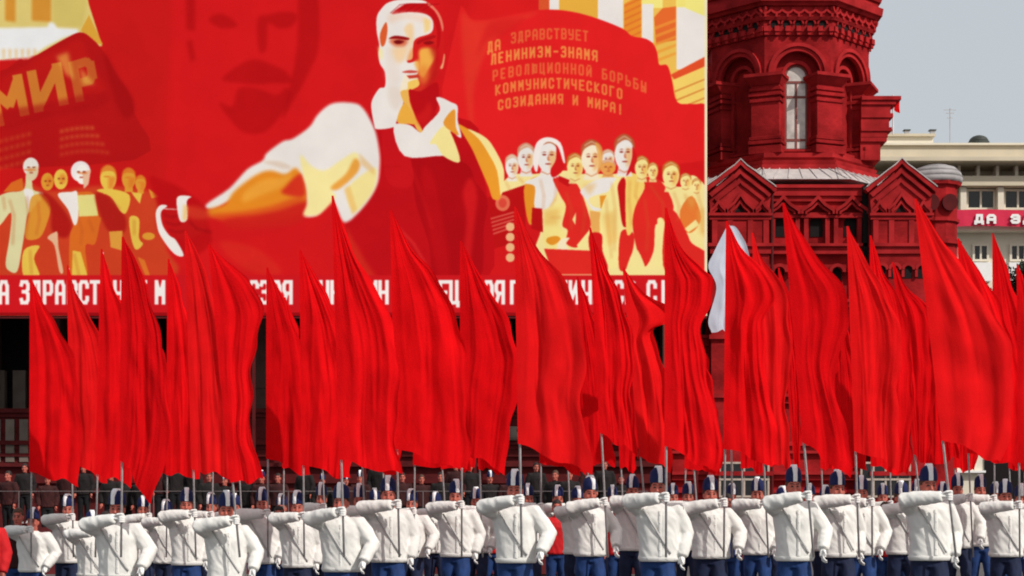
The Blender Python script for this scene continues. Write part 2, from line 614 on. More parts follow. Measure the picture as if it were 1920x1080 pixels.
def paint_mural():
    p = Print()
    p.a[:] = RED
    p.zoom(0, 0, 1)
    # vignette darkening painted into the left red, lighter red at upper right
    p.poly([(-170, -150), (330, -150), (300, 600), (-170, 600)], (192, 22, 22), .8, soft=14, sm=False)
    p.poly([(880, -150), (1326, -150), (1326, 300), (880, 300)], (220, 28, 30), .6, soft=10, sm=False)
    # faint bearded head behind
    p.zoom(280, 0, 3.6)
    for q in ([(400, 130), (480, 92), (570, 140), (590, 180), (480, 190)],
              [(730, 130), (800, 100), (900, 80), (1000, 100), (960, 180), (870, 190), (800, 160), (790, 330), (740, 340)],
              [(240, -400), (310, -400), (310, 210), (250, 200)], [(250, 280), (290, 270), (310, 400), (280, 420)],
              [(1000, -400), (1100, -400), (1150, 250), (1070, 500), (960, 700), (900, 780), (1000, 300)],
              [(490, 540), (560, 470), (700, 400), (860, 450), (940, 500), (960, 560), (840, 560), (720, 570), (600, 560)],
              [(470, 690), (560, 720), (600, 600), (700, 590), (860, 640), (920, 590), (960, 640), (900, 760), (780, 890), (640, 895), (540, 800)]):
        p.poly(q, (166, 8, 14), .58, soft=2)
    # ---- upper left: buildings, wavy banner
    p.zoom(0, 0, 3.6)
    p.poly([(-700, -600), (480, -600), (600, 30), (690, 310), (-700, 500)], (214, 194, 116), sm=False)
    for x0, x1 in ((-420, -340), (-200, -120), (35, 105), (215, 345)):
        p.poly([(x0, -600), (x1, -600), (x1, 150), (x0, 140)], (206, 138, 48), .95, soft=1, sm=False)
    p.poly([(355, -600), (480, -600), (585, 20), (560, 180), (355, 180)], (206, 186, 104), sm=False, soft=1)
    p.poly([(-700, 200), (320, 182), (335, 148), (368, 158), (385, 188), (525, 195), (530, 226), (430, 256), (300, 322), (200, 392), (-700, 440)], (228, 230, 232), soft=1, sm=False)
    for x in range(-700, 260, 42):
        p.poly([(x, 330), (x + 20, 330), (x + 18, 400), (x + 4, 400)], (220, 176, 110), .7, soft=1)
    p.poly([(600, 100), (694, 300), (640, 292), (545, 205)], (212, 158, 56), sm=False)
    p.poly([(-700, 520), (-300, 470), (0, 478), (130, 400), (190, 402), (420, 272), (540, 218), (620, 260), (700, 350), (800, 520), (880, 640), (905, 760), (905, 1080), (-700, 1080)], (176, 18, 20))
    p.poly([(0, 560), (180, 440), (420, 320), (540, 270), (600, 400), (690, 640), (300, 760), (0, 840)], (190, 24, 22), .6, soft=3)
    p.poly([(700, 350), (800, 520), (890, 650), (905, 760), (840, 800), (760, 640)], (160, 12, 16), .8, soft=3)
    fn = lambda x: -0.42 * (x - 0) + (0.0003 * (x - 100) ** 2)
    p.text('М', -40, 850, 235, 300, 0, 66, (206, 134, 50), fn, .9, slant=-.14)
    p.text('И', 225, 860, 235, 300, 0, 66, (204, 128, 48), fn, .9, slant=-.14)
    p.text('Р', 505, 850, 170, 290, 0, 60, (192, 96, 40), lambda x: -0.30 * x, .85, slant=-.14)
    p.poly([(380, 380), (460, 350), (500, 540), (440, 500)], YEL, .55, soft=3)
    p.poly([(535, 450), (640, 570), (560, 570)], YEL, .55, soft=3)
    p.poly([(0, 760), (300, 700), (690, 620), (690, 720), (300, 800), (0, 880)], (164, 14, 18), .6, soft=3)
    for i in range(4):          # lines of print too faded to read
        y = 860 + i * 52
        for x in range(405, 640 + 30 * i, 34):
            yy = lambda u: y + .0007 * (u - 600) ** 2 - 10
            p.poly([(x, yy(x)), (x + 26, yy(x + 26)), (x + 26, yy(x + 26) + 26), (x, yy(x) + 26)], (206, 104, 48), .62 - .09 * i, soft=1, sm=False)
    for i in range(4):
        y = 940 + i * 60
        for x in range(-200, 210, 38):
            p.poly([(x, y - .25 * x), (x + 28, y - .25 * x - 7), (x + 28, y - .25 * x + 21), (x, y - .25 * x + 28)], (196, 84, 38), .5, soft=1, sm=False)
    # ---- left crowd
    p.zoom(0, 280, 3.375)
    cr, ye, oc, og = (214, 208, 160), (224, 188, 76), (216, 150, 50), (212, 104, 34)
    p.poly([(-560, 820), (-560, 300), (-300, 240), (-60, 300), (20, 280), (130, 200), (300, 260), (450, 250), (640, 230), (900, 250), (1000, 320), (990, 480), (1060, 640), (1000, 820)], (200, 66, 34), .9, soft=2)
    p.poly([(20, 270), (70, 210), (140, 180), (150, 260)], og)
    # figure with open coat
    p.poly([(-40, 330), (40, 275), (150, 255), (165, 150), (200, 160), (210, 255), (275, 275), (250, 330), (180, 400), (160, 500), (140, 620), (110, 770), (60, 770), (35, 720), (60, 560), (70, 400), (0, 480), (-60, 480)], cr)
    p.poly([(150, 255), (205, 260), (215, 330), (190, 400), (170, 330)], WHT)
    p.poly([(200, 300), (280, 290), (320, 360), (300, 460), (250, 560), (160, 560), (180, 420)], oc, .9)
    p.poly([(245, 270), (330, 300), (450, 460), (420, 560), (330, 520), (320, 380)], DRED, .7, soft=1)
    p.ell(195, 110, 50, 58, (226, 220, 212)); p.poly([(185, 120), (240, 110), (235, 170), (200, 200), (165, 180)], (214, 196, 160)); p.ell(190, 130, 40, 8, og, .6)
    p.poly([(150, 640), (250, 610), (215, 690), (250, 805), (150, 805)], ye)
    p.poly([(300, 560), (345, 525), (365, 530), (370, 620), (400, 770), (375, 770), (345, 610)], (222, 176, 140))
    # small heads between
    for cx, cy, rx, ry, c_ in ((300, 205, 40, 56, oc), (385, 190, 44, 64, ye)):
        p.ell(cx, cy, rx, ry, c_)
        p.ell(cx + 12, cy - 4, rx * .55, ry * .5, og, .6, soft=1)
    # woman with scarf
    p.poly([(365, 285), (430, 270), (500, 270), (590, 280), (625, 420), (640, 430), (630, 480), (600, 600), (540, 610), (550, 805), (450, 805), (440, 560), (465, 470), (430, 370)], og)
    p.poly([(365, 285), (450, 270), (490, 275), (495, 430), (470, 480), (430, 380)], WHT)
    p.poly([(490, 290), (600, 285), (620, 420), (500, 425)], (220, 210, 130))
    p.poly([(460, 640), (510, 650), (555, 805), (455, 805)], ye)
    p.ell(510, 140, 62, 66, (230, 222, 222)); p.ell(520, 160, 40, 62, (238, 232, 226)); p.poly([(520, 140), (575, 130), (560, 220), (530, 250)], (222, 180, 150)); p.ell(520, 150, 34, 7, og, .6)
    p.poly([(600, 280), (690, 300), (790, 420), (790, 520), (700, 530), (640, 430)], DRED, .65, soft=1)
    p.poly([(690, 520), (775, 515), (770, 640), (700, 620)], (216, 150, 60))
    # receding men
    for cx, cy, rx, ry in ((685, 180, 52, 78), (815, 185, 44, 66), (890, 215, 34, 50)):
        p.poly([(cx - rx * .5, cy), (cx + rx * .5, cy), (cx + rx * .6, cy + ry * 1.3), (cx - rx * .6, cy + ry * 1.3)], ye if cx < 700 else oc, sm=False)
        p.ell(cx, cy, rx, ry, ye if cx < 700 else oc)
        p.poly([(cx - rx, cy - ry * .1), (cx - rx * .85, cy - ry * .8), (cx, cy - ry * 1.1), (cx + rx * .9, cy - ry * .7), (cx + rx, cy), (cx + rx * .6, cy - ry * .5), (cx - rx * .6, cy - ry * .5)], og, .7)
        p.ell(cx - rx * .2, cy - ry * .1, rx * .4, ry * .06, og, .7)
        p.poly([(cx, cy - 10), (cx + rx, cy - 5), (cx + rx * .6, cy + ry * .8), (cx, cy + ry)], og, .6, soft=1)
    p.poly([(610, 260), (700, 250), (820, 290), (800, 400), (760, 390), (700, 300)], ye)
    p.poly([(830, 270), (900, 280), (885, 345), (850, 300)], ye)
    p.poly([(820, 430), (880, 440), (880, 560), (905, 600), (860, 635), (830, 560)], ye)
    p.ell(940, 550, 40, 24, oc); p.poly([(940, 250), (1010, 300), (960, 310)], oc); p.poly([(870, 680), (915, 700), (950, 800), (920, 800)], (214, 110, 40))
    for q in ([(60, 320), (90, 420), (80, 600)], [(170, 300), (180, 420), (160, 560)], [(240, 330), (250, 440), (230, 540)], [(500, 440), (520, 520), (510, 600)], [(560, 440), (590, 520)], [(700, 320), (760, 380)], [(850, 450), (850, 540)], [(470, 660), (500, 800)], [(190, 640), (200, 790)], [(20, 300), (30, 380)]):
        p.line(q, 8, (176, 74, 30), .6, soft=1)
    for cx, cy, r_ in ((195, 118, 48), (512, 146, 50), (300, 205, 38), (385, 190, 40)):
        p.ell(cx - r_ * .3, cy - 4, r_ * .22, 5, (130, 40, 26), .85)
        p.ell(cx + r_ * .4, cy - 4, r_ * .22, 5, (130, 40, 26), .85)
        p.ell(cx + r_ * .05, cy + r_ * .62, r_ * .26, 5, (160, 50, 34), .8)
    # ---- upper right: city and banner
    p.zoom(860, 0, 4)
    p.rect(600, -600, 1866, 820, (232, 186, 84))
    p.poly([(600, -600), (680, -600), (680, 80), (600, 80)], (216, 84, 44), sm=False)
    for x0, x1, y0, y1, c_ in ((680, 755, -600, 72, WHT), (755, 1045, -600, 130, (226, 170, 64)), (1045, 1235, -600, 210, WHT), (1370, 1530, -600, 60, (238, 226, 130)),
                               (1375, 1460, 30, 320, WHT), (1635, 1866, 50, 520, WHT), (1630, 1866, -600, 55, (236, 222, 120))):
        p.rect(x0, y0, x1, y1, c_)
    p.poly([(1240, 30), (1330, -20), (1370, -20), (1370, 300), (1240, 240)], (230, 140, 44), sm=False)
    for i in range(6):
        p.poly([(1240, 40 + i * 50), (1370, -20 + i * 50), (1370, -4 + i * 50), (1240, 56 + i * 50)], (216, 100, 40), .6, sm=False)
    p.poly([(1465, 130), (1530, 60), (1630, 48), (1630, 300), (1480, 330)], (224, 104, 44), sm=False)
    for i in range(5):
        p.poly([(1470, 200 + i * 62), (1630, 140 + i * 62), (1630, 162 + i * 62), (1470, 226 + i * 62)], (234, 150, 56), .7, sm=False)
    p.poly([(1700, 60), (1866, 130), (1866, -40), (1700, -40)], (238, 228, 130), sm=False)
    p.poly([(1590, 560), (1740, 480), (1866, 415), (1866, 490), (1620, 600)], (222, 78, 40), sm=False)
    p.poly([(1605, 600), (1866, 490), (1866, 820), (1650, 790)], (240, 206, 104), sm=False)
    for i in range(3):
        p.poly([(1620, 680 + i * 70), (1866, 580 + i * 70), (1866, 592 + i * 70), (1620, 694 + i * 70)], (210, 120, 50), .8, sm=False)
    fl = [(0, 110), (100, 150), (250, 145), (400, 110), (600, 75), (800, 80), (1000, 125), (1220, 210), (1300, 270), (1400, 290), (1460, 330), (1490, 400), (1505, 485), (1565, 490), (1600, 600), (1640, 765), (1760, 780), (1866, 815), (1866, 1200), (0, 1200)]
    p.poly(fl, (222, 30, 32))
    p.poly([(20, 120), (120, 160), (400, 125), (600, 90), (430, 180), (260, 300), (170, 480), (110, 700), (110, 1000), (60, 760)], (224, 62, 42), .6, soft=3)
    p.poly([(250, 160), (500, 130), (380, 240), (220, 300), (140, 420), (180, 260)], (206, 24, 28), .55, soft=3)
    tx = (228, 104, 56)
    f1 = lambda x: .00032 * (x - 720) ** 2 - 90
    f2 = lambda x: .00030 * (x - 700) ** 2 - 80
    p.text('ДА', 215, 412, 44, 86, 56, 15, (236, 156, 74), f1, .82)
    p.text('ЗДРАВСТВУЕТ', 390, 385, 42, 84, 54, 14, tx, f1, .9)
    p.text('ЛЕНИНИЗМ-ЗНАМЯ', 238, 510, 44, 86, 58.5, 15, (238, 160, 76), f2, .82)
    p.text('РЕВОЛЮЦИОННОЙ БОРЬБЫ', 255, 632, 42, 84, 58.5, 14, tx, f2, .9)
    p.text('КОММУНИСТИЧЕСКОГО', 275, 745, 42, 82, 57, 14, (234, 146, 70), f2, .82)
    p.text('СОЗИДАНИЯ И МИРА!', 295, 862, 42, 80, 56, 14, (234, 146, 70), f2, .82)
    # ---- right crowd
    p.zoom(900, 230, 2.918)
    p.poly([(115, 385), (130, 320), (200, 280), (300, 280), (380, 270), (480, 262), (560, 280), (700, 280), (850, 280), (950, 300), (1010, 330), (1100, 350), (1150, 290), (1200, 310), (1243, 400), (1243, 740), (1200, 830), (350, 830), (340, 560), (280, 560), (250, 400)], (240, 222, 152))
    # raised red book, emblem and medals
    p.poly([(40, 410), (245, 340), (250, 640), (40, 700)], RED3, sm=False)
    p.ell(124, 440, 40, 44, (222, 110, 80)); p.ell(124, 440, 22, 26, (214, 70, 54))
    for i in range(5):
        p.line([(45, 530 + i * 22), (185, 490 + i * 20)], 9, (224, 108, 90), .75)
    for i in range(4):
        p.ell(165, 570 + i * 56, 24, 24, (232, 178, 130))
    # woman with scarf
    p.poly([(245, 340), (330, 300), (300, 460), (275, 560), (250, 480)], ORG)
    p.poly([(240, 330), (330, 290), (400, 280), (440, 320), (380, 460), (300, 465), (300, 350)], WHT)
    p.poly([(285, 465), (340, 470), (345, 600), (280, 580)], RED3)
    p.poly([(380, 470), (480, 440), (440, 560), (470, 620), (440, 700), (360, 680), (345, 600)], (240, 222, 140))
    p.poly([(400, 300), (500, 320), (545, 360), (600, 520), (600, 580), (540, 680), (470, 660), (480, 590), (450, 560), (470, 460), (440, 400)], LRED)
    p.poly([(430, 290), (520, 325), (480, 350), (430, 320)], RED2)
    p.poly([(505, 530), (525, 490), (522, 560)], CRM)
    p.poly([(370, 630), (420, 620), (440, 640), (400, 670), (365, 655)], ORG)
    p.poly([(420, 690), (440, 640), (490, 630), (470, 665), (495, 712), (440, 712)], (240, 226, 190))
    p.poly([(530, 670), (600, 585), (603, 705), (540, 690)], CRM)
    p.poly([(350, 690), (600, 700), (640, 830), (400, 830)], LRED, sm=False)
    # men in the middle
    p.poly([(550, 370), (640, 310), (740, 300), (745, 360), (600, 410), (620, 460), (680, 470), (620, 480), (580, 420)], WHT)
    p.poly([(655, 400), (715, 395), (700, 450), (660, 470)], ORG)
    p.poly([(600, 480), (660, 490), (655, 610), (610, 610)], (230, 170, 90))
    p.poly([(660, 480), (760, 300), (770, 520), (765, 740), (740, 795), (705, 790), (670, 700)], (242, 226, 150))
    p.poly([(600, 610), (665, 610), (670, 700), (700, 800), (640, 830), (600, 700)], RED)
    p.poly([(755, 340), (795, 310), (810, 540), (780, 560), (760, 420)], RED2)
    p.poly([(770, 600), (835, 600), (840, 680), (800, 800), (760, 790)], LRED)
    p.poly([(800, 300), (850, 280), (920, 300), (870, 420), (840, 520), (830, 600), (800, 590)], (240, 206, 110))
    p.poly([(900, 300), (990, 320), (1060, 460), (1010, 560), (960, 560), (950, 700), (900, 790), (860, 700), (835, 560), (850, 460), (900, 360)], LRED)
    p.poly([(970, 530), (1010, 540), (1005, 690), (1010, 780), (960, 780), (965, 700), (985, 640)], CRM)
    p.poly([(800, 800), (850, 690), (900, 780), (900, 832), (810, 832)], CRM)
    # men at the edge
    p.poly([(1095, 480), (1160, 400), (1210, 520), (1160, 600), (1110, 580)], (226, 120, 50))
    p.poly([(1120, 580), (1180, 530), (1200, 560), (1140, 600)], CRM)
    p.poly([(1010, 560), (1060, 480), (1130, 600), (1160, 660), (1243, 720), (1243, 832), (1020, 832)], LRED)
    heads = [(175, 238, 36, 62, WHT), (252, 192, 46, 76, WHT), (520, 240, 44, 70, CRM), (700, 200, 36, 52, WHT), (700, 245, 42, 40, (228, 160, 84)), (885, 245, 38, 60, CRM), (945, 265, 28, 45, CRM), (1045, 285, 46, 70, CRM), (1125, 320, 30, 42, CRM), (1185, 345, 24, 38, CRM),
             (610, 190, 56, 92, (240, 226, 200)), (790, 165, 54, 96, WHT), (370, 180, 60, 92, WHT)]
    for cx, cy, rx, ry, c_ in heads:
        p.poly([(cx - rx * .5, cy + ry * .6), (cx + rx * .5, cy + ry * .6), (cx + rx * .8, cy + ry * 1.35), (cx - rx * .8, cy + ry * 1.35)], c_, .9)
        p.ell(cx, cy, rx, ry, c_)
        p.poly([(cx + rx * .15, cy - ry * .3), (cx + rx * .9, cy - ry * .2), (cx + rx * .75, cy + ry * .5), (cx + rx * .2, cy + ry * .9)], ORG, .5, soft=1)
        p.poly([(cx - rx * .1, cy + ry * .1), (cx + rx * .25, cy + ry * .05), (cx + rx * .2, cy + ry * .34), (cx, cy + ry * .3)], (214, 130, 80), .6)
        for sx in (-.3, .36):
            p.ell(cx + sx * rx, cy - ry * .05, rx * .20, ry * .055, (140, 40, 26), .9)
            p.poly([(cx + (sx - .3) * rx, cy - ry * .16), (cx + sx * rx, cy - ry * .24), (cx + (sx + .3) * rx, cy - ry * .17), (cx + sx * rx, cy - ry * .19)], (150, 48, 30), .9)
        p.line([(cx + rx * .08, cy - ry * .05), (cx + rx * .02, cy + ry * .25), (cx + rx * .2, cy + ry * .27)], 4, (186, 84, 50), .8)
        p.ell(cx + rx * .05, cy + ry * .5, rx * .3, ry * .045, (160, 44, 34), .85)
        p.line([(cx - rx * .6, cy + ry * .95), (cx, cy + ry * 1.12), (cx + rx * .6, cy + ry * .95)], 5, (196, 110, 60), .7)
        hc = [(206, 150, 120), (196, 120, 60), (176, 90, 50), (214, 170, 140)][int(cx) % 4] if c_ != CRM else (190, 110, 40)
        p.poly([(cx - rx, cy - ry * .05), (cx - rx * .95, cy - ry * .75), (cx, cy - ry * 1.1), (cx + rx * .95, cy - ry * .72), (cx + rx, cy - ry * .1), (cx + rx * .7, cy - ry * .55), (cx + rx * .1, cy - ry * .74), (cx - rx * .7, cy - ry * .48)], hc, .85)
        p.line([(cx - rx * .7, cy - ry * .7), (cx, cy - ry * .95), (cx + rx * .7, cy - ry * .7)], 4, (238, 224, 200), .6)
    p.poly([(420, 100), (465, 200), (455, 260), (400, 300), (385, 260), (415, 200)], RED)
    p.poly([(290, 200), (310, 110), (370, 80), (440, 110), (465, 210), (455, 215), (425, 130), (370, 105), (330, 150), (315, 260), (300, 260)], (240, 230, 226))
    p.poly([(630, 110), (668, 140), (668, 240), (640, 280), (650, 200)], (226, 160, 80), .8)
    p.poly([(835, 130), (860, 200), (830, 260), (800, 290), (830, 200)], RED)
    # creases, lapels and pockets over the crowd
    for q in ([(330, 310), (350, 400), (345, 470)], [(420, 330), (410, 420), (385, 460)], [(470, 380), (500, 470), (500, 580)], [(560, 400), (575, 500), (560, 600)], [(690, 420), (700, 560), (720, 740)], [(720, 330), (740, 480), (735, 700)],
              [(820, 320), (815, 420), (830, 560)], [(860, 320), (850, 400), (870, 440)], [(930, 340), (1000, 440), (1010, 540)], [(900, 420), (920, 560), (910, 700)], [(1060, 380), (1090, 460), (1080, 540)], [(1120, 390), (1150, 460)], [(1190, 380), (1215, 480), (1220, 600)], [(390, 520), (440, 520)], [(140, 320), (170, 380)], [(210, 300), (240, 330)]):
        p.line(q, 6, (196, 104, 44), .55, soft=1)
    for q in ([(350, 480), (440, 470), (420, 560), (350, 560)], [(670, 500), (740, 480), (750, 640), (700, 680)], [(1120, 400), (1180, 420), (1160, 480)], [(1190, 480), (1240, 460), (1240, 640), (1200, 600)], [(560, 340), (640, 330), (600, 400)]):
        p.poly(q, (226, 168, 80), .5, soft=3)
    # ---- the worker: torso, apron
    p.zoom(280, 280, 2.8235)
    p.poly([(1180, -200), (1700, -150), (1740, 60), (1790, 260), (1780, 700), (1150, 700), (1040, 400), (1210, 180), (1225, 0)], (188, 13, 22))
    p.poly([(1385, 40), (1480, 36), (1560, 36), (1650, 62), (1700, 100), (1725, 170), (1790, 270), (1770, 420), (1745, 690), (1520, 690), (1480, 500), (1420, 320), (1395, 180)], (172, 8, 18))
    p.poly([(1440, 120), (1500, 140), (1560, 420), (1590, 690), (1540, 690), (1490, 480)], (186, 12, 20), .8, soft=2)
    p.poly([(1660, 230), (1700, 150), (1735, 240), (1720, 400), (1690, 640), (1650, 640), (1680, 380)], (212, 26, 30), .8, soft=2)
    p.poly([(1235, -150), (1320, -130), (1380, 40), (1395, 180), (1320, 205), (1250, 140)], (196, 18, 26))
    p.line([(1300, 395), (1400, 500), (1480, 640)], 10, (232, 60, 54), .7, soft=1)
    p.line([(1390, 100), (1430, 210), (1500, 420)], 8, (206, 26, 30), .6, soft=1)
    p.line([(1235, 92), (1330, 90)], 5, (184, 14, 20), .9)
    # sleeve, forearm, fist
    p.poly([(0, 150), (60, 160), (140, 190), (220, 240), (290, 300), (340, 360), (340, 480), (250, 560), (180, 560), (120, 480), (60, 330)], (182, 12, 18), .9, soft=2)
    p.poly([(300, 330), (460, 320), (640, 270), (820, 220), (830, 350), (700, 430), (500, 480), (360, 500), (320, 420)], (204, 22, 26), 1, soft=2)
    p.zoom(0, 0, 1)
    p.poly([(386, 384), (429, 354), (464, 317), (492, 301), (500, 287), (530, 265), (549, 260), (580, 238), (594, 217), (613, 199), (632, 192), (663, 193), (678, 200), (692, 220), (705, 250), (712, 290), (712, 312), (708, 344), (691, 376), (664, 407), (648, 417), (640, 411), (629, 385), (620, 374), (600, 400), (581, 407), (567, 403), (574, 383), (572, 351), (562, 326), (540, 330), (520, 345), (480, 356), (440, 372), (400, 392)], WHT, soft=1)
    p.zoom(280, 280, 2.8235)
    p.poly([(450, 222), (560, 138), (640, 112), (720, 132), (775, 98), (815, 160), (832, 260), (780, 330), (640, 350), (480, 352), (330, 358), (302, 324), (400, 290)], (226, 136, 34), soft=2)
    p.poly([(500, 230), (600, 160), (700, 150), (760, 130), (700, 200), (600, 240), (500, 280)], (236, 164, 60), .8, soft=3)
    p.poly([(330, 345), (480, 330), (640, 300), (800, 250), (832, 300), (780, 350), (600, 380), (400, 380)], (214, 78, 28), .85, soft=3)
    p.poly([(720, 200), (800, 130), (825, 240), (770, 250), (700, 230)], (208, 40, 30), .9, soft=2)
    p.poly([(400, 372), (560, 348), (700, 318), (826, 280), (830, 350), (760, 400), (560, 420), (430, 420)], (200, 30, 26), .9, soft=3)
    p.poly([(600, 65), (680, 62), (750, 90), (720, 105), (640, 82)], (214, 190, 170), .7, soft=1)
    p.poly([(800, 30), (860, 90), (930, 112), (1010, 60), (1090, 15), (1105, 70), (1020, 165), (965, 210), (985, 255), (905, 340), (850, 352), (815, 345), (838, 280), (832, 200), (815, 140)], (240, 226, 158), soft=1)
    p.poly([(960, 200), (1040, 130), (1085, 50), (1115, 75), (1095, 130), (1000, 212)], (230, 160, 66), soft=1)
    p.poly([(1060, 190), (1180, 100), (1205, 125), (1190, 210), (1140, 285), (1085, 330), (1050, 260)], (238, 222, 150), soft=1)
    p.poly([(1030, 210), (1060, 190), (1100, 320), (1075, 350)], (234, 190, 110), .8, soft=1)
    p.poly([(1110, 20), (1190, 100), (1195, 140), (1120, 80)], (226, 180, 110), .6, soft=1)
    p.poly([(35, 330), (60, 295), (95, 300), (62, 332), (70, 400), (105, 455), (140, 480), (182, 562), (130, 552), (60, 460), (40, 400)], WHT)
    p.line([(80, 315), (150, 318)], 6, (232, 190, 180), .9)
    p.poly([(70, 340), (140, 325), (250, 290), (300, 330), (300, 420), (220, 470), (150, 470), (100, 420)], (190, 20, 22), .9, soft=2)
    for q in ([(75, 345), (120, 360), (150, 350)], [(82, 385), (130, 400), (170, 392)], [(100, 425), (150, 440), (190, 430)], [(210, 380), (250, 420), (330, 440)]):
        p.line(q, 7, (140, 6, 14), .8, soft=1)
    p.poly([(200, 300), (300, 320), (330, 360), (250, 370), (200, 350)], (208, 60, 36), .7, soft=3)
    p.poly([(150, 250), (222, 250), (198, 275), (200, 370), (165, 382), (148, 320)], WHT)
    p.poly([(180, 290), (204, 300), (200, 370), (176, 380)], (236, 190, 110), .8, soft=1)
    p.poly([(370, 490), (560, 520), (700, 640), (640, 670), (480, 620)], (214, 44, 32), .6, soft=3)
    p.poly([(1040, 420), (1080, 480), (1150, 600), (1200, 690), (1080, 690)], (214, 54, 32), .6, soft=3)
    # ---- the worker: head and collar
    p.zoom(640, 0, 3.375)
    p.poly([(230, 95), (258, 50), (300, 15), (380, -6), (500, -6), (565, 25), (620, 90), (645, 170), (650, 300), (640, 430), (620, 470), (605, 520), (610, 620), (560, 760), (450, 780), (350, 640), (275, 560), (275, 455), (245, 400), (232, 330), (238, 285), (222, 200)], (208, 26, 28))
    p.poly([(225, 105), (258, 50), (300, 15), (380, -4), (500, -2), (540, 20), (420, 22), (350, 60), (320, 92), (420, 78), (530, 88), (578, 130), (570, 205), (480, 240), (455, 280), (462, 365), (420, 392), (400, 420), (430, 440), (480, 452), (475, 472), (412, 480), (420, 520), (400, 560), (378, 590), (395, 640), (352, 760), (330, 805), (228, 818), (208, 790), (190, 690), (196, 630), (240, 560), (276, 548), (276, 458), (245, 405), (234, 340), (240, 285), (224, 200)], WHT)
    p.poly([(325, 86), (380, 40), (450, 20), (540, 30), (592, 72), (620, 120), (630, 200), (620, 290), (602, 300), (606, 200), (582, 130), (535, 90), (430, 74)], (190, 14, 20))
    p.poly([(560, 20), (620, 85), (645, 160), (640, 200), (622, 130), (590, 70), (545, 30)], (236, 150, 120), .8)
    p.poly([(625, 430), (640, 395), (650, 340), (655, 360), (642, 430)], (236, 170, 120))
    p.poly([(245, 215), (282, 140), (292, 195), (276, 280), (252, 290)], (216, 90, 44))
    p.poly([(230, 290), (262, 320), (262, 370), (245, 380)], (236, 226, 150), .8, soft=1)
    # soft modelling of the lit half
    p.poly([(300, 90), (420, 82), (520, 92), (560, 140), (500, 140), (400, 120), (310, 150)], (232, 206, 190), .8, soft=3)
    p.poly([(285, 300), (330, 320), (360, 420), (370, 520), (300, 520), (280, 400)], (226, 214, 206), .9, soft=4)
    p.poly([(300, 540), (372, 560), (390, 640), (340, 700), (300, 640)], (222, 208, 198), .8, soft=3)
    p.poly([(320, 300), (420, 290), (400, 380), (360, 400), (335, 370)], (236, 198, 150), .75, soft=3)
    p.poly([(405, 170), (450, 150), (455, 250), (430, 330), (425, 250)], (236, 196, 140), .8, soft=2)
    p.poly([(430, 330), (455, 300), (462, 365), (430, 390), (415, 382)], (230, 150, 80), .8, soft=1)
    p.poly([(304, 256), (340, 240), (416, 250), (408, 288), (360, 296), (322, 284)], (214, 110, 74), .95, soft=1)
    p.poly([(300, 246), (340, 226), (424, 238), (420, 254), (350, 246)], (150, 16, 20))
    p.ell(362, 268, 22, 11, (110, 14, 16))
    for hx in (330, 380, 430, 480, 530):
        p.line([(hx - 20, 84 - (hx - 330) * .08), (hx + 40, 30), (hx + 90, 24)], 5, (150, 8, 16), .7)
    p.poly([(455, 282), (480, 248), (575, 215), (602, 232), (602, 300), (588, 306), (500, 302), (488, 360), (470, 384), (430, 394), (416, 384), (450, 368)], (208, 30, 28))
    p.poly([(478, 262), (530, 236), (590, 222), (590, 240), (520, 262), (484, 282)], (176, 16, 20))
    p.poly([(498, 310), (586, 310), (590, 380), (548, 450), (522, 490), (492, 470), (492, 390)], (236, 170, 74), soft=1)
    p.poly([(395, 180), (440, 160), (440, 215), (420, 240)], (238, 206, 160), .8, soft=1)
    p.poly([(520, 110), (566, 130), (562, 190), (526, 212)], (238, 200, 120), .8, soft=1)
    p.poly([(345, 322), (405, 305), (385, 372), (352, 360)], (238, 204, 160), .8, soft=1)
    p.poly([(390, 392), (430, 398), (478, 388), (490, 420), (488, 448), (476, 472), (440, 476), (410, 480), (385, 440)], WHT)
    p.poly([(462, 392), (492, 380), (500, 430), (490, 452), (474, 430)], (236, 170, 74), .9, soft=1)
    p.poly([(405, 470), (420, 480), (480, 486), (486, 520), (470, 548), (430, 566), (385, 590), (372, 560)], (240, 226, 200))
    p.poly([(490, 480), (520, 500), (548, 455), (590, 385), (604, 400), (604, 470), (560, 540), (500, 580), (430, 586), (470, 560), (490, 530)], (206, 46, 32), 1, soft=1)
    p.ell(520, 470, 34, 60, (228, 130, 54), .7, soft=5)
    p.poly([(560, 300), (604, 310), (606, 470), (560, 545), (520, 575), (560, 500), (590, 400)], (178, 10, 18), .7, soft=3)
    p.poly([(384, 456), (430, 444), (482, 450), (470, 461), (420, 463)], (200, 80, 70))
    p.poly([(412, 478), (482, 472), (502, 490), (430, 498)], (196, 60, 44))
    p.poly([(424, 520), (482, 503), (492, 540), (450, 566), (400, 588), (420, 556)], (238, 196, 96))
    p.poly([(330, 262), (360, 252), (398, 262), (380, 276), (345, 278)], (120, 10, 16), .8)
    p.poly([(520, 268), (560, 258), (588, 270), (560, 282), (530, 280)], (130, 8, 14), .8)
    p.poly([(375, 580), (430, 574), (432, 640), (470, 740), (515, 830), (482, 825), (440, 740), (395, 650)], (232, 178, 84))
    p.poly([(425, 572), (500, 578), (605, 520), (614, 640), (575, 740), (520, 800), (470, 730)], (182, 12, 20))
    p.poly([(470, 740), (520, 800), (575, 735), (560, 640), (520, 700)], (206, 26, 28), .8, soft=3)
    p.poly([(600, 620), (640, 620), (690, 645), (735, 672), (736, 760), (760, 862), (740, 866), (700, 832), (670, 860), (750, 1022), (640, 986), (400, 988), (330, 800), (430, 790), (500, 838), (530, 800), (622, 700)], WHT)
    p.poly([(560, 905), (640, 800), (690, 835), (752, 1022), (650, 990), (600, 915)], (240, 224, 150))
    p.poly([(352, 770), (395, 655), (440, 700), (478, 780), (430, 785)], (232, 170, 66))
    p.poly([(645, 775), (716, 690), (724, 800), (745, 855), (700, 835)], (228, 150, 50))
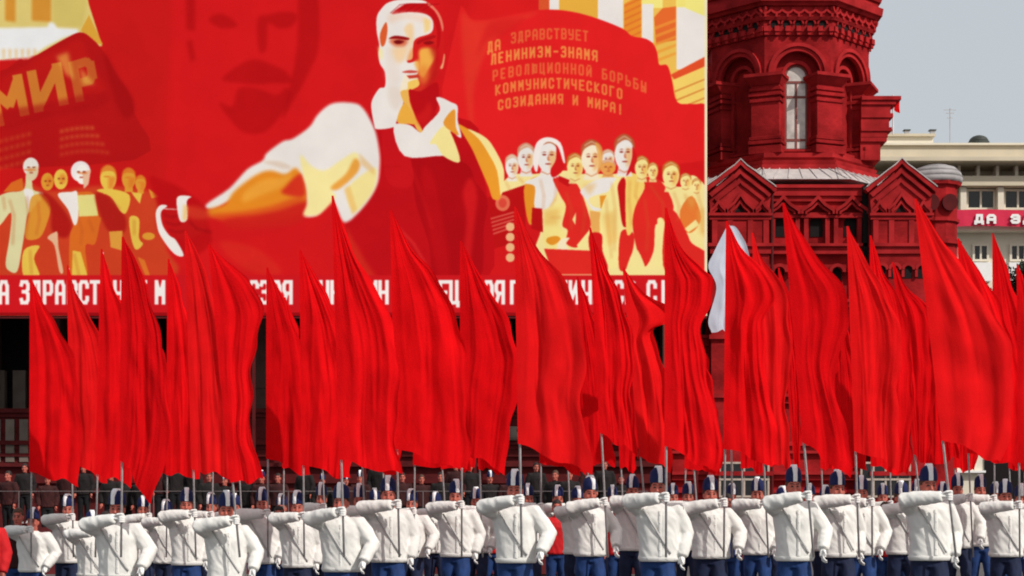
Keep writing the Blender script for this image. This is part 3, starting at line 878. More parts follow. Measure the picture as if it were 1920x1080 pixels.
    p.poly([(740, 792), (800, 815), (900, 868), (970, 950), (1010, 1050), (1010, 1240), (960, 1260), (930, 1180), (870, 1040), (820, 930)], (230, 152, 44))
    p.poly([(800, 816), (900, 862), (962, 930), (1030, 1080), (1010, 1240), (985, 1080), (930, 970), (870, 880)], (240, 222, 150))
    # ---- slogan strip
    p.zoom(0, 0, 1)
    p.rect(-170, 516, 1326, 600, (202, 22, 30))
    ws = (240, 234, 232)
    for ch, x in (('Д', -30), ('А', -3), ('З', 36), ('Д', 58), ('Р', 80), ('А', 103), ('В', 126), ('С', 147), ('Т', 168), ('В', 190), ('У', 212), ('Е', 234), ('Т', 256), ('М', 290),
                  ('С', 466), ('З', 486), ('А', 508), ('Я', 529), ('Ч', 598), ('Н', 619), ('И', 688), ('Н', 709), ('Е', 822), ('Ц', 842), ('А', 906), ('Я', 927), ('П', 956),
                  ('Т', 1044), ('И', 1066), ('Ч', 1090), ('Е', 1112), ('С', 1150), ('К', 1172), ('С', 1212), ('К', 1240)):
        p.text(ch, x, 571, 20, 46, 22, 7, ws)
    p.rect(-170, 586, 1326, 600, (150, 12, 18))
    p.rect(1321, -150, 1326, 592, (236, 226, 190))
    a = blur(p.a, 1)
    return np.clip(a / 255.0, 0, 1)


def build_mural():
    a = paint_mural()
    h, w, _ = a.shape
    img = bpy.data.images.new('mural_print', w, h)
    buf = np.ones((h, w, 4), np.float32)
    buf[..., :3] = a[::-1]
    img.pixels.foreach_set(buf.ravel())
    img.update()
    img.pack()
    m = bpy.data.materials.new('mural_paint')
    m.use_nodes = True
    n = m.node_tree
    b = n.nodes['Principled BSDF']
    b.inputs['Roughness'].default_value = 0.8
    b.inputs['Specular IOR Level'].default_value = 0.04
    t = n.nodes.new('ShaderNodeTexImage')
    t.image = img
    tc = n.nodes.new('ShaderNodeTexCoord')
    n.links.new(tc.outputs['UV'], t.inputs[0])
    nz = n.nodes.new('ShaderNodeTexNoise')
    nz.inputs['Scale'].default_value = 0.7
    nz.inputs['Detail'].default_value = 8
    n.links.new(tc.outputs['Object'], nz.inputs['Vector'])
    mr = n.nodes.new('ShaderNodeMapRange')
    mr.inputs[3].default_value = 0.86
    mr.inputs[4].default_value = 1.10
    n.links.new(nz.outputs['Fac'], mr.inputs[0])
    mx = n.nodes.new('ShaderNodeMix')
    mx.data_type = 'RGBA'
    mx.blend_type = 'MULTIPLY'
    mx.inputs[0].default_value = 1.0
    n.links.new(t.outputs[0], mx.inputs[6])
    n.links.new(mr.outputs[0], mx.inputs[7])
    n.links.new(mx.outputs[2], b.inputs['Base Color'])
    x0, x1, z0, z1 = X(MU0, MY), X(MU1, MY), Z(MV1, MY), Z(MV0, MY)
    root = thing('parade_mural', 'huge painted canvas of a pointing worker, crowds and banners over a white slogan', 'mural', (x0, MY, z0))
    # canvas with a slight sag between its battens
    nx, nz_ = 60, 30
    v, uv, f = [], [], []
    for j in range(nz_ + 1):
        for i in range(nx + 1):
            s_, t_ = i / nx, j / nz_
            yy = 0.012 * math.sin(s_ * 60) * math.sin(t_ * math.pi)
            v.append((s_ * (x1 - x0), yy, t_ * (z1 - z0)))
            uv.append((s_, t_))
    for j in range(nz_):
        for i in range(nx):
            k = j * (nx + 1) + i
            f.append((k, k + 1, k + nx + 2, k + nx + 1))
    me = bpy.data.meshes.new('canvas')
    me.from_pydata(v, [], f)
    me.materials.append(m)
    ul = me.uv_layers.new(name='UVMap')
    for lp in me.loops:
        ul.data[lp.index].uv = uv[lp.vertex_index]
    me.polygons.foreach_set('use_smooth', [True] * len(me.polygons))
    put('canvas', me, root)
    fr = MB()
    fr.box(x0 - .12, x1 + .0, MY + .03, MY + .22, z0 - .10, z0 + .02)
    fr.box(x0 - .12, x1 + .0, MY + .03, MY + .22, z1 - .02, z1 + .10)
    for k in range(15):
        x = x0 + (x1 - x0 - .14) * k / 14
        fr.box(x, x + .12, MY + .04, MY + .2, z0 + .02, z1 - .02)
    part('frame', fr, M['trim_dark'], root)
    sc = MB()
    for k in range(8):
        x = x0 + .4 + (x1 - x0 - .8) * k / 7
        sc.box(x - .06, x + .06, MY + .25, MY + .37, 0, z1 - .2)
        sc.tube([(x, MY + .3, z0 + 1), (x, MY + 3.4, z0 + 4)], .05, 6)
    part('scaffold', sc, M['trim_dark'], root)


build_mural()


# ------------------------------------------------------------------ red brick museum: octagonal tower on a gabled block
TY = 76.0


def tz(py):
    return Z(py, TY)


def arch_panel(mb, hw, z0, z1, ow, zs, zsp, y0, y1, n=14):
    """wall panel in xz (centre x = 0) with an arched opening of half width ow, sill zs, spring zsp; front y0, back y1"""
    arc = [(ow * math.cos(math.pi * i / n), zsp + ow * math.sin(math.pi * i / n)) for i in range(n + 1)]
    if zs > z0 + 1e-4:
        mb.box(-hw, hw, y0, y1, z0, zs)
    mb.box(-hw, -ow, y0, y1, zs, zsp)
    mb.box(ow, hw, y0, y1, zs, zsp)
    top = [(hw * (1 - 2 * i / n), z1) for i in range(n + 1)]
    for i in range(n):
        mb.prism([arc[i], top[i], top[i + 1], arc[i + 1]], y0, y1)
    mb.prism([(ow, zsp), (hw, zsp), (hw, z1)], y0, y1)
    mb.prism([(-ow, zsp), (-hw, z1), (-hw, zsp)], y0, y1)


def arch_ring(mb, r0, r1, zc, y0, y1, n=18, a0=0.0, a1=math.pi):
    for i in range(n):
        a, b = a0 + (a1 - a0) * i / n, a0 + (a1 - a0) * (i + 1) / n
        mb.prism([(r0 * math.cos(a), zc + r0 * math.sin(a)), (r1 * math.cos(a), zc + r1 * math.sin(a)),
                  (r1 * math.cos(b), zc + r1 * math.sin(b)), (r0 * math.cos(b), zc + r0 * math.sin(b))], y0, y1)


def chevron(mb, cx, zb, w, h, t, y0, y1, flare=0.0):
    """inverted V moulding; flare curves its feet outwards"""
    L = [(cx - w / 2 - flare, zb), (cx - w / 2 + flare * .6, zb + h * .12 + flare * .2), (cx - w * .22, zb + h * .5), (cx, zb + h)]
    pts = L + [(2 * cx - x, z) for x, z in reversed(L[:-1])]
    mb.strip(pts, t, y0, y1)


def build_museum():
    AP = 3.48
    side = 2 * AP * math.tan(math.pi / 8)
    hw = side / 2
    cx, cy = X(1496, TY), TY + AP
    c = (cx, cy)
    root = thing('museum_tower', 'dark red brick octagonal museum tower with arched windows above a pale sheet roof and gables', 'tower', (cx, cy, 0))
    rot = [Matrix.Rotation(math.pi / 4 * k, 4, 'Z') for k in range(8)]

    def each(name, me, ks, label=None, under=None):
        out = []
        for k in ks:
            out.append(put(name, me, root, (0, 0, 0), math.pi / 4 * k, label))
        return out

    # recessed wall panels with the window opening (face frame: origin at tower axis, front towards -y)
    wz0, wzs, wsp, wz1 = tz(318), tz(278), tz(138), tz(66)
    ww = (1518 - 1475) / F * TY / 2
    mb = MB()
    arch_panel(mb, hw - .12, wz0, wz1, ww, wzs, wsp, -AP + .42, -AP + .66)
    each('wall_panel', mb.mesh('wall_panel', M['brick']), range(8))
    # outer plane with big blind arch
    R1 = 1.16
    mb = MB()
    arch_panel(mb, hw, tz(146), wz1, R1, tz(146), tz(137), -AP, -AP + .42)
    each('arch_wall', mb.mesh('arch_wall', M['brick']), range(8))
    mb = MB()
    arch_ring(mb, R1 - .02, R1 + .13, tz(137), -AP - .12, -AP + .10)
    arch_ring(mb, R1 - .20, R1 - .03, tz(137), -AP - .03, -AP + .16)
    each('arch_moulding', mb.mesh('arch_moulding', M['trim']), range(8))
    mb = MB()
    arch_ring(mb, ww + .01, ww + .16, wsp, -AP + .30, -AP + .44)
    mb.box(-ww - .14, -ww - .01, -AP + .32, -AP + .44, wzs, wsp)
    mb.box(ww + .01, ww + .14, -AP + .32, -AP + .44, wzs, wsp)
    each('window_surround', mb.mesh('window_surround', M['trim']), range(8))
    # windows
    fm = MB()
    arch_ring(fm, ww - .09, ww - .005, wsp, -AP + .46, -AP + .56)
    fm.box(-ww + .005, -ww + .09, -AP + .46, -AP + .56, wzs, wsp)
    fm.box(ww - .09, ww - .005, -AP + .46, -AP + .56, wzs, wsp)
    fm.box(-ww + .09, ww - .09, -AP + .46, -AP + .56, wzs, wzs + .09)
    for py in (149, 177, 258):
        fm.box(-ww + .09, ww - .09, -AP + .47, -AP + .55, tz(py) - .05, tz(py) + .05)
    fm.box(-.045, .045, -AP + .475, -AP + .545, wzs + .09, tz(149) - .05)
    fme = fm.mesh('window', M['sash'])
    pm = MB()
    poly = [(-ww + .02, wzs), (ww - .02, wzs)] + [((ww - .02) * math.cos(math.pi * i / 14), wsp + (ww - .02) * math.sin(math.pi * i / 14)) for i in range(15)]
    pm.prism(poly, -AP + .50, -AP + .52)
    pme = pm.mesh('pane', M['pane'])
    blind = pm.mesh('blind_panel', M['brick'])
    for k in range(8):
        if k in (0, 4):
            put('pane', pme, put('window', fme, root, (0, 0, 0), math.pi / 4 * k))
        else:
            put('blind_panel', blind, root, (0, 0, 0), math.pi / 4 * k)
    mb = MB().box(-ww - .2, ww + .2, -AP + .18, -AP + .50, wzs - .1, wzs)
    each('sill', mb.mesh('sill', M['trim']), range(8))
    # corner piers with mouldings and imposts, one per corner (set diagonally)
    ck = AP / math.cos(math.pi / 8)
    mp = MB()
    pw = .63
    mp.box(-pw, pw, -ck + .12, -ck + 1.0, tz(287), tz(155))
    for py, pr in ((166, .07), (176, .10), (187, .06), (258, .08), (266, .12)):
        mp.box(-pw - pr, pw + pr, -ck + .12 - pr, -ck + .95, tz(py) - .075, tz(py) + .075)
    mp.box(-pw - .1, pw + .1, -ck + .04, -ck + .98, tz(287), tz(272))
    pme = bevel(mp.mesh('corner_pier', M['brick']), .015)
    im = MB()
    v0 = [(-pw - .02, -ck + .1), (pw + .02, -ck + .1), (pw + .02, -ck + 1.02), (-pw - .02, -ck + 1.02)]
    v1 = [(-pw - .20, -ck - .22), (pw + .20, -ck - .22), (pw + .20, -ck + 1.06), (-pw - .20, -ck + 1.06)]
    im.add([(x, y, tz(158)) for x, y in v0] + [(x, y, tz(145)) for x, y in v1], [(0, 3, 2, 1), (4, 5, 6, 7), (0, 1, 5, 4), (1, 2, 6, 5), (2, 3, 7, 6), (3, 0, 4, 7)])
    im.box(-pw - .23, pw + .23, -ck - .26, -ck + 1.06, tz(145) + .002, tz(139))
    ime = im.mesh('impost', M['trim'])
    for k in range(8):
        put('corner_pier', pme, root, (0, 0, 0), math.pi / 4 * k + math.pi / 8)
        put('impost', ime, root, (0, 0, 0), math.pi / 4 * k + math.pi / 8)
    # courses above the arches
    o = (0, 0)
    mb = MB()
    for z0, z1, a0, a1 in ((66.2, 60, .06, .10), (60.1, 40, .12, .12), (40.1, 34, .22, .30), (34.1, 14, .20, .20), (14.1, 8, .34, .42), (8.1, -6, .55, .60), (-6.1, -18, .40, .40), (-18.1, -34, .50, .62), (-34.1, -170, .30, .30), (-170.1, -186, .6, .75)):
        mb.ring(AP + a0, tz(z0), AP + a1, tz(z1), o)
    put('cornice', mb.mesh('cornice', M['trim']), root)
    mb = MB()
    for z0, z1, a0, a1 in ((322, 312, .42, .42), (311.9, 303, .28, .34), (302.9, 297, .16, .26), (296.9, 287, .10, .10)):
        mb.ring(AP + a0, tz(z0), AP + a1, tz(z1), o)
    put('base_moulding', mb.mesh('base_moulding', M['trim']), root)
    mb = MB().ring(AP - .9, tz(320), AP - .9, tz(66), o)
    put('inner_room', mb.mesh('inner_room', M['void']), root)
    # roundels, corbels and hanging arches
    rm = MB()
    for i in range(14):
        pass
    rd = MB()
    v = [(.15 * math.cos(2 * math.pi * i / 12), 0, .19 * math.sin(2 * math.pi * i / 12)) for i in range(12)]
    rd.add([(a, -.012, b) for a, _, b in v] + [(a, .02, b) for a, _, b in v], [tuple(range(12))] + [(i, (i + 1) % 12, (i + 1) % 12 + 12, i + 12) for i in range(12)])
    rme = rd.mesh('roundel', M['void'])  # flat black discs painted as the shade of holes
    hd = MB()
    arch_ring(hd, .17, .24, 0, -.08, .03, n=10, a0=0, a1=math.pi)
    hme = hd.mesh('roundel_hood', M['trim'])
    cb = MB()
    cb.prism([(-.10, 0), (.10, 0), (.10, .22), (-.10, .22)], -.16, .05)
    cb.prism([(-.06, -.14), (.06, -.14), (.08, 0), (-.08, 0)], -.10, .05)
    cme = cb.mesh('corbel', M['trim'])
    ac = MB()
    arch_ring(ac, .20, .29, 0, -.12, .05, n=8, a0=math.pi, a1=2 * math.pi)
    ac.box(-.05, .05, -.12, .05, -.42, -.28)
    ame = ac.mesh('hanging_arch', M['trim'])
    for k in range(8):
        m4 = rot[k]
        for i in range(-3, 4):
            if abs(i) < 3:
                q = m4 @ Vector((i * .52, -AP - .12, tz(47)))
                put('roundel', rme, root, q, math.pi / 4 * k)
                put('roundel_hood', hme, root, q, math.pi / 4 * k)
            q = m4 @ Vector((i * .47, -AP - .10, tz(61)))
            put('corbel', cme, root, q, math.pi / 4 * k)
            q = m4 @ Vector((i * .48, -AP - .19, tz(17)))
            put('hanging_arch', ame, root, q, math.pi / 4 * k)
    # small stepped buttress on the far right corner, with its projecting cap
    mb = MB()
    bx = cx + AP - .3
    by = TY + 1.4
    for py0, py1, w in ((183, 190, 1.62), (190.1, 198, 1.40), (198.1, 214, 1.16), (214.1, 222, 1.28), (222.1, 240, 1.10), (240.1, 247, 1.22), (247.1, 258, 1.04), (258.1, 266, 1.0), (266.1, 300, .72)):
        mb.box(bx - .2, bx + w * .94, by - (w - .7) * .35, by + 1.5, Z(py1, by), Z(py0, by))
    part('buttress', mb, M['trim'], root)

    # pale sheet roof skirt
    mb = MB().ring(AP + 1.35, tz(347), AP + .36, tz(319), o)
    put('roof_skirt', mb.mesh('roof_skirt', M['metal_roof']), root)
    sm_ = MB()
    for k in range(8):
        for i in range(-4, 5):
            a = rot[k] @ Vector((i * .62, -AP - 1.30, tz(346) + .03))
            b = rot[k] @ Vector((i * .42, -AP - .40, tz(320) + .03))
            sm_.tube([a, b], .022, 5)
    put('roof_seam', sm_.mesh('roof_seam', M['metal_roof']), root)

    # ---- the block below
    LY = 74.6

    def bz(py, Y=LY):
        return Z(py, Y)
    xl, xr = X(1262, LY), X(1748, LY)
    mb = MB().box(xl, xr, LY + .30, LY + 9, 0, bz(350))
    part('block_wall', mb, M['brick'], root)
    mb = MB()
    x0, x1 = X(1441, LY), X(1620, LY)
    mb.box(x0, x1, LY - .02, LY + .3, bz(352), bz(346))
    mb.box(x0, x1, LY + .08, LY + .3, bz(366), bz(352.2))
    mb.box(x0, x1, LY + .18, LY + .3, bz(376), bz(366.2))
    part('eaves', mb, M['trim'], root)
    # string courses over the whole front
    mb = MB()
    for y0, y1, pr in ((398, 403, .06), (403.2, 408, .0), (457, 462, -.12), (462.2, 470, .06), (470.2, 476, -.02), (560, 566, .0), (566.2, 574, .12), (628, 634, -.1), (634.2, 648, .08), (690, 696, .05), (738, 744, -.05), (744.2, 756, .12), (828, 836, -.06), (836.2, 850, .1), (884, 890, -.1), (890.2, 900, .06), (918, 924, -.16), (924.2, 940, .02)):
        mb.box(xl - .05, xr + .05, LY + pr, LY + .32, bz(y1), bz(y0))
    part('string_course', mb, M['trim'], root)
    # three gablets with niches
    for i, px in enumerate((1468, 1533, 1597)):
        gx = X(px, LY)
        g = MB()
        chevron(g, gx, bz(399), 1.36, .66, .13, LY - .16, LY + .3)
        chevron(g, gx, bz(400), .98, .44, .09, LY - .08, LY + .3)
        part('gablet', g, M['trim'], root)
        n_ = MB().box(gx - .27, gx + .27, LY + .26, LY + .31, bz(442), bz(412))
        n_.prism([(gx - .27, bz(412)), (gx + .27, bz(412)), (gx, bz(400))], LY + .26, LY + .31)
        part('niche_shade', n_, M['void'], root)  # black plate on the wall, the niche's shade given as colour
    for px in (1450, 1496, 1512, 1552, 1568, 1612):
        pl = MB().box(X(px - 4, LY), X(px + 4, LY), LY + .04, LY + .3, bz(456), bz(408.5))
        part('pilaster', pl, M['trim'], root)
    dp = MB()
    for px in (1440.5, 1622):
        dp.box(X(px - 5, LY), X(px + 5, LY), LY - .12, LY + .30, bz(480), bz(349))
    part('recess_shade', dp, M['void'], root)  # black strips proud of the wall, standing for recess shade
    dpp = MB()
    for px in (1446, 1629):
        dpp.tube([(X(px, LY), LY - .2, bz(930)), (X(px, LY), LY - .2, bz(352))], .07, 8)
    part('downpipe', dpp, M['trim_dark'], root)
    # two projecting gabled bays
    for pxc, pk in ((1388, 304), (1690, 302)):
        gy = LY - .55
        gx = X(pxc, gy)
        b = MB()
        b.box(gx - 1.22, gx + 1.22, gy, LY + .29, 0, bz(404, gy))
        part('bay', b, M['brick'], root)
        g = MB()
        H = bz(pk, gy) - bz(352, gy)
        zb = bz(354, gy)
        prof = [(-1.42, -.05), (-1.30, .06), (-.95, H * .30), (-.55, H * .60), (-.25, H * .80), (0, H * 1.04), (.25, H * .80), (.55, H * .60), (.95, H * .30), (1.30, .06), (1.42, -.05)]
        body = [(-1.22, bz(404, gy) - zb)] + [(x * .93, z - .10) for x, z in prof] + [(1.22, bz(404, gy) - zb)]
        g.prism([(gx + x, zb + z) for x, z in body], gy + .12, LY + .8)
        part('gable', g, M['trim'], root)
        for j in range(3):
            q = MB()
            k = 1 - .16 * j
            q.strip([(gx + x * k, zb + z * k - .19 * j) for x, z in prof], .17, gy - .14 + .09 * j, gy + .3)
            part('gable_moulding', q, M['trim'], root)
        rf = MB()
        rp = [(x * 1.05, z + .09) for x, z in prof]
        for a, b_ in zip(rp[:-1], rp[1:]):
            rf.prism([(gx + a[0], zb + a[1]), (gx + b_[0], zb + b_[1]), (gx + b_[0], zb + b_[1] + .05), (gx + a[0], zb + a[1] + .05)], gy - .17, LY + 1.2)
        part('gable_roof', rf, M['metal_roof'], root)
        for dx, w, h in ((0, 1.16, .74), (-.92, .62, .42), (.92, .62, .42)):
            q = MB()
            chevron(q, gx + dx, bz(397, gy), w, h, .11, gy - .10, gy + .2)
            chevron(q, gx + dx, bz(398, gy), w * .62, h * .62, .09, gy - .02, gy + .2)
            part('gablet', q, M['trim'], root)
            n_ = MB().prism([(gx + dx - w * .2, bz(397, gy)), (gx + dx + w * .2, bz(397, gy)), (gx + dx, bz(397, gy) + h * .4)], gy + .09, gy + .122)
            part('niche_shade', n_, M['void'], root)  # small black triangle paints the gablet's hollow as shaded
        for hw_, pr, ya, yb in ((1.34, .14, 405, 400), (1.30, .06, 412, 405.2), (1.36, .20, 463, 457), (1.28, .10, 476, 463.2), (1.32, .14, 636, 628), (1.32, .14, 746, 738), (1.36, .18, 892, 884)):
            q = MB().box(gx - hw_, gx + hw_, gy - pr, gy + .1, bz(ya, gy), bz(yb, gy))
            part('bay_moulding', q, M['trim'], root)
        for dx in (-1.08, -.42, .42, 1.08):
            q = MB().box(gx + dx - .11, gx + dx + .11, gy - .05, gy + .05, bz(456, gy), bz(413, gy))
            part('pilaster', q, M['trim'], root)
        # arched bracket table below
        q = MB()
        for dx in (-.84, -.28, .28, .84):
            t = MB()
            arch_ring(t, .17, .30, 0, gy - .12, gy + .06, n=10)
            q.add([(v[0] + gx + dx, v[1], v[2] + bz(506, gy)) for v in t.v], t.f)
            q.box(gx + dx - .29, gx + dx - .18, gy - .14, gy + .05, bz(520, gy), bz(507, gy))
        part('arcade', q, M['trim'], root)
        for dx in (-.84, -.28, .28, .84):
            n_ = MB().prism([(gx + dx + .17 * math.cos(a), bz(506, gy) + .17 * math.sin(a)) for a in [math.pi * i / 10 for i in range(11)]] + [(gx + dx - .17, bz(522, gy)), (gx + dx + .17, bz(522, gy))], gy - .02, gy + .02)
            part('niche_shade', n_, M['void'], root)  # black arch plates paint the shade between the brackets
    # arcade on the middle wall
    q = MB()
    for i in range(5):
        ax = X(1462 + i * 36, LY)
        t = MB()
        arch_ring(t, .22, .36, 0, LY - .06, LY + .32, n=10)
        q.add([(v[0] + ax, v[1], v[2] + bz(510)) for v in t.v], t.f)
        n_ = MB().prism([(ax + .22 * math.cos(a), bz(510) + .22 * math.sin(a)) for a in [math.pi * k / 10 for k in range(11)]] + [(ax - .22, bz(528)), (ax + .22, bz(528))], LY + .27, LY + .305)
        part('niche_shade', n_, M['void'], root)  # shade of the arcade hollow as a black plate
    part('arcade', q, M['trim'], root)
    # tall dark windows lower down, between the flags
    for px in (1300, 1480, 1560, 1640):
        wx = X(px, LY)
        q = MB().box(wx - .55, wx + .55, LY + .26, LY + .302, bz(735), bz(585))
        part('niche_shade', q, M['void'], root)  # black sheet painted for the unlit depth of the window
    # ground floor windows, dark panes in pale sashes
    for px in (1395, 1660):
        gy = LY - .55
        wx = X(px, gy)
        fw = MB()
        x0, x1 = wx - 1.06, wx + 1.06
        for i in range(5):
            x = x0 + (x1 - x0 - .08) * i / 4
            fw.box(x, x + .08, gy - .08, gy - .005, bz(932, gy), bz(868, gy))
        for py in (931, 899, 868):
            fw.box(x0, x1, gy - .10, gy - .012, bz(py, gy) - .04, bz(py, gy) + .04)
        wo = part('window', fw, M['sash_pale'], root)
        for i in range(4):
            for a, b in ((930, 900), (898, 869)):
                xa = x0 + .09 + (x1 - x0 - .08) * i / 4
                pn = MB().box(xa, xa + (x1 - x0 - .08) / 4 - .09, gy - .05, gy - .003, bz(a, gy), bz(b, gy))
                part('pane', pn, M['dark_pane'], root, under=wo)
    # small round corner turret with pale cap and two roundels
    ux, uy = X(1755, 75.6), 75.6
    mb = MB().ring(.85, 0, .85, Z(350, uy), (ux, uy), n=12)
    part('turret', mb, M['brick'], root)
    mb = MB()
    mb.ring(1.0, Z(352, uy), 1.05, Z(346, uy), (ux, uy), n=12)
    mb.ring(1.0, Z(462, uy), 1.05, Z(455, uy), (ux, uy), n=12)
    mb.ring(.95, Z(420, uy), .95, Z(414, uy), (ux, uy), n=12)
    part('turret_moulding', mb, M['trim'], root)
    mb = MB()
    prof = [(1.06, 346), (1.10, 336), (1.02, 326), (.82, 317), (.5, 312), (.1, 309)]
    for (a, p0), (b, p1) in zip(prof[:-1], prof[1:]):
        mb.ring(a, Z(p0, uy), b, Z(p1, uy), (ux, uy), n=14)
    part('turret_cap', mb, M['turret_roof'], root, smooth=True)
    for dx, dy in ((-.42, -.84), (.36, -.86)):
        n_ = MB()
        n_.prism([(ux + dx + .33 * math.cos(2 * math.pi * i / 16), Z(387, uy) + .36 * math.sin(2 * math.pi * i / 16)) for i in range(16)], uy + dy - .16, uy + dy + .2)
        part('roundel', n_, M['trim_dark'], root)  # dark trim puts the shadow on the discs into their colour
    # thin flagpole and pennant on the buttress
    fp = thing('roof_pennant', 'tiny red pennant on a thin white pole beside the brick buttress', 'flag', (X(1676, 78), 78, Z(250, 78)))
    part('pole', MB().tube([(X(1674.5, 78), 78, Z(252, 78)), (X(1674.5, 78), 78, Z(178, 78))], .03, 6), M['paint'], fp)
    v, f = [], []
    for i in range(6):
        for j in range(7):
            v.append((X(1675, 78) + .03 + .05 * i, 78 + .05 * math.sin(i + j), Z(180 + j * 4.5 + i * 1.2, 78)))
    for i in range(5):
        for j in range(6):
            k = i * 7 + j
            f.append((k, k + 1, k + 8, k + 7))
    part('cloth', MB().add(v, f), M['flag'], fp, smooth=True)


build_museum()


# ------------------------------------------------------------------ the wing of the museum in the mural's shade
def build_wing():
    WY = 74.2
    x0, x1 = X(-420, WY), X(1258, WY)

    def wz(py):
        return Z(py, WY)
    root = thing('museum_wing', 'shade-darkened lower facade with black openings below the painted canvas', 'building', (x0, WY, 0))
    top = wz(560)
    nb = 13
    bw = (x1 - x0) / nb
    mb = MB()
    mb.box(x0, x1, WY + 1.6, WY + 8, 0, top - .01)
    part('back_wall', mb, M['void'], root)  # blackened so the loggia behind the piers reads as deep shade
    for i in range(nb + 1):
        x = x0 + i * bw
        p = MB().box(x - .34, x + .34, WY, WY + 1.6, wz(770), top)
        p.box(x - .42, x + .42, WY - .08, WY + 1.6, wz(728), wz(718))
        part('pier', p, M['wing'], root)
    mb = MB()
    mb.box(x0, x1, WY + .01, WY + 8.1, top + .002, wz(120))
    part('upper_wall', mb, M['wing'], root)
    mb = MB()
    for y0, y1, pr in ((766, 774, -.12), (774.2, 782, .02), (826, 834, -.1), (834.2, 842, .06), (850, 856, -.02), (868, 875, -.12), (900, 906, -.05), (918, 925, -.2)):
        part('string_course', MB().box(x0, x1, WY + pr, WY + .5, wz(y1), wz(y0)), M['trim_dark'], root)  # darker trim puts the mural's shadow into the ledge colour
    mb = MB().box(x0, x1, WY + .12, WY + 1.6, 0, wz(776))
    part('plinth', mb, M['trim_dark'], root)  # plinth colour darkened likewise for the mural's shadow
    # grey-brown panels between squat columns at the far end
    for i in range(8):
        px = -120 + i * 26
        q = MB().box(X(px, WY), X(px + 16, WY), WY + .02, WY + .13, wz(866), wz(786))
        part('panel', q, M['wing_pale'], root)
    for i in range(5):
        px = -110 + i * 40
        q = MB().box(X(px, WY), X(px + 24, WY), WY + 1.1, WY + 1.55, wz(770), wz(690))
        part('panel', q, M['wing_pale'], root)
    # pale urn on the plinth ledge
    u = MB().loft([(wz(826), X(960, WY - .1), WY - .1, .22, .2), (wz(815), X(960, WY - .1), WY - .1, .3, .25), (wz(808), X(960, WY - .1), WY - .1, .2, .18), (wz(800), X(960, WY - .1), WY - .1, .25, .2)], 12)
    part('stone_finial', u, M['wing_pale'], root, smooth=True)


build_wing()


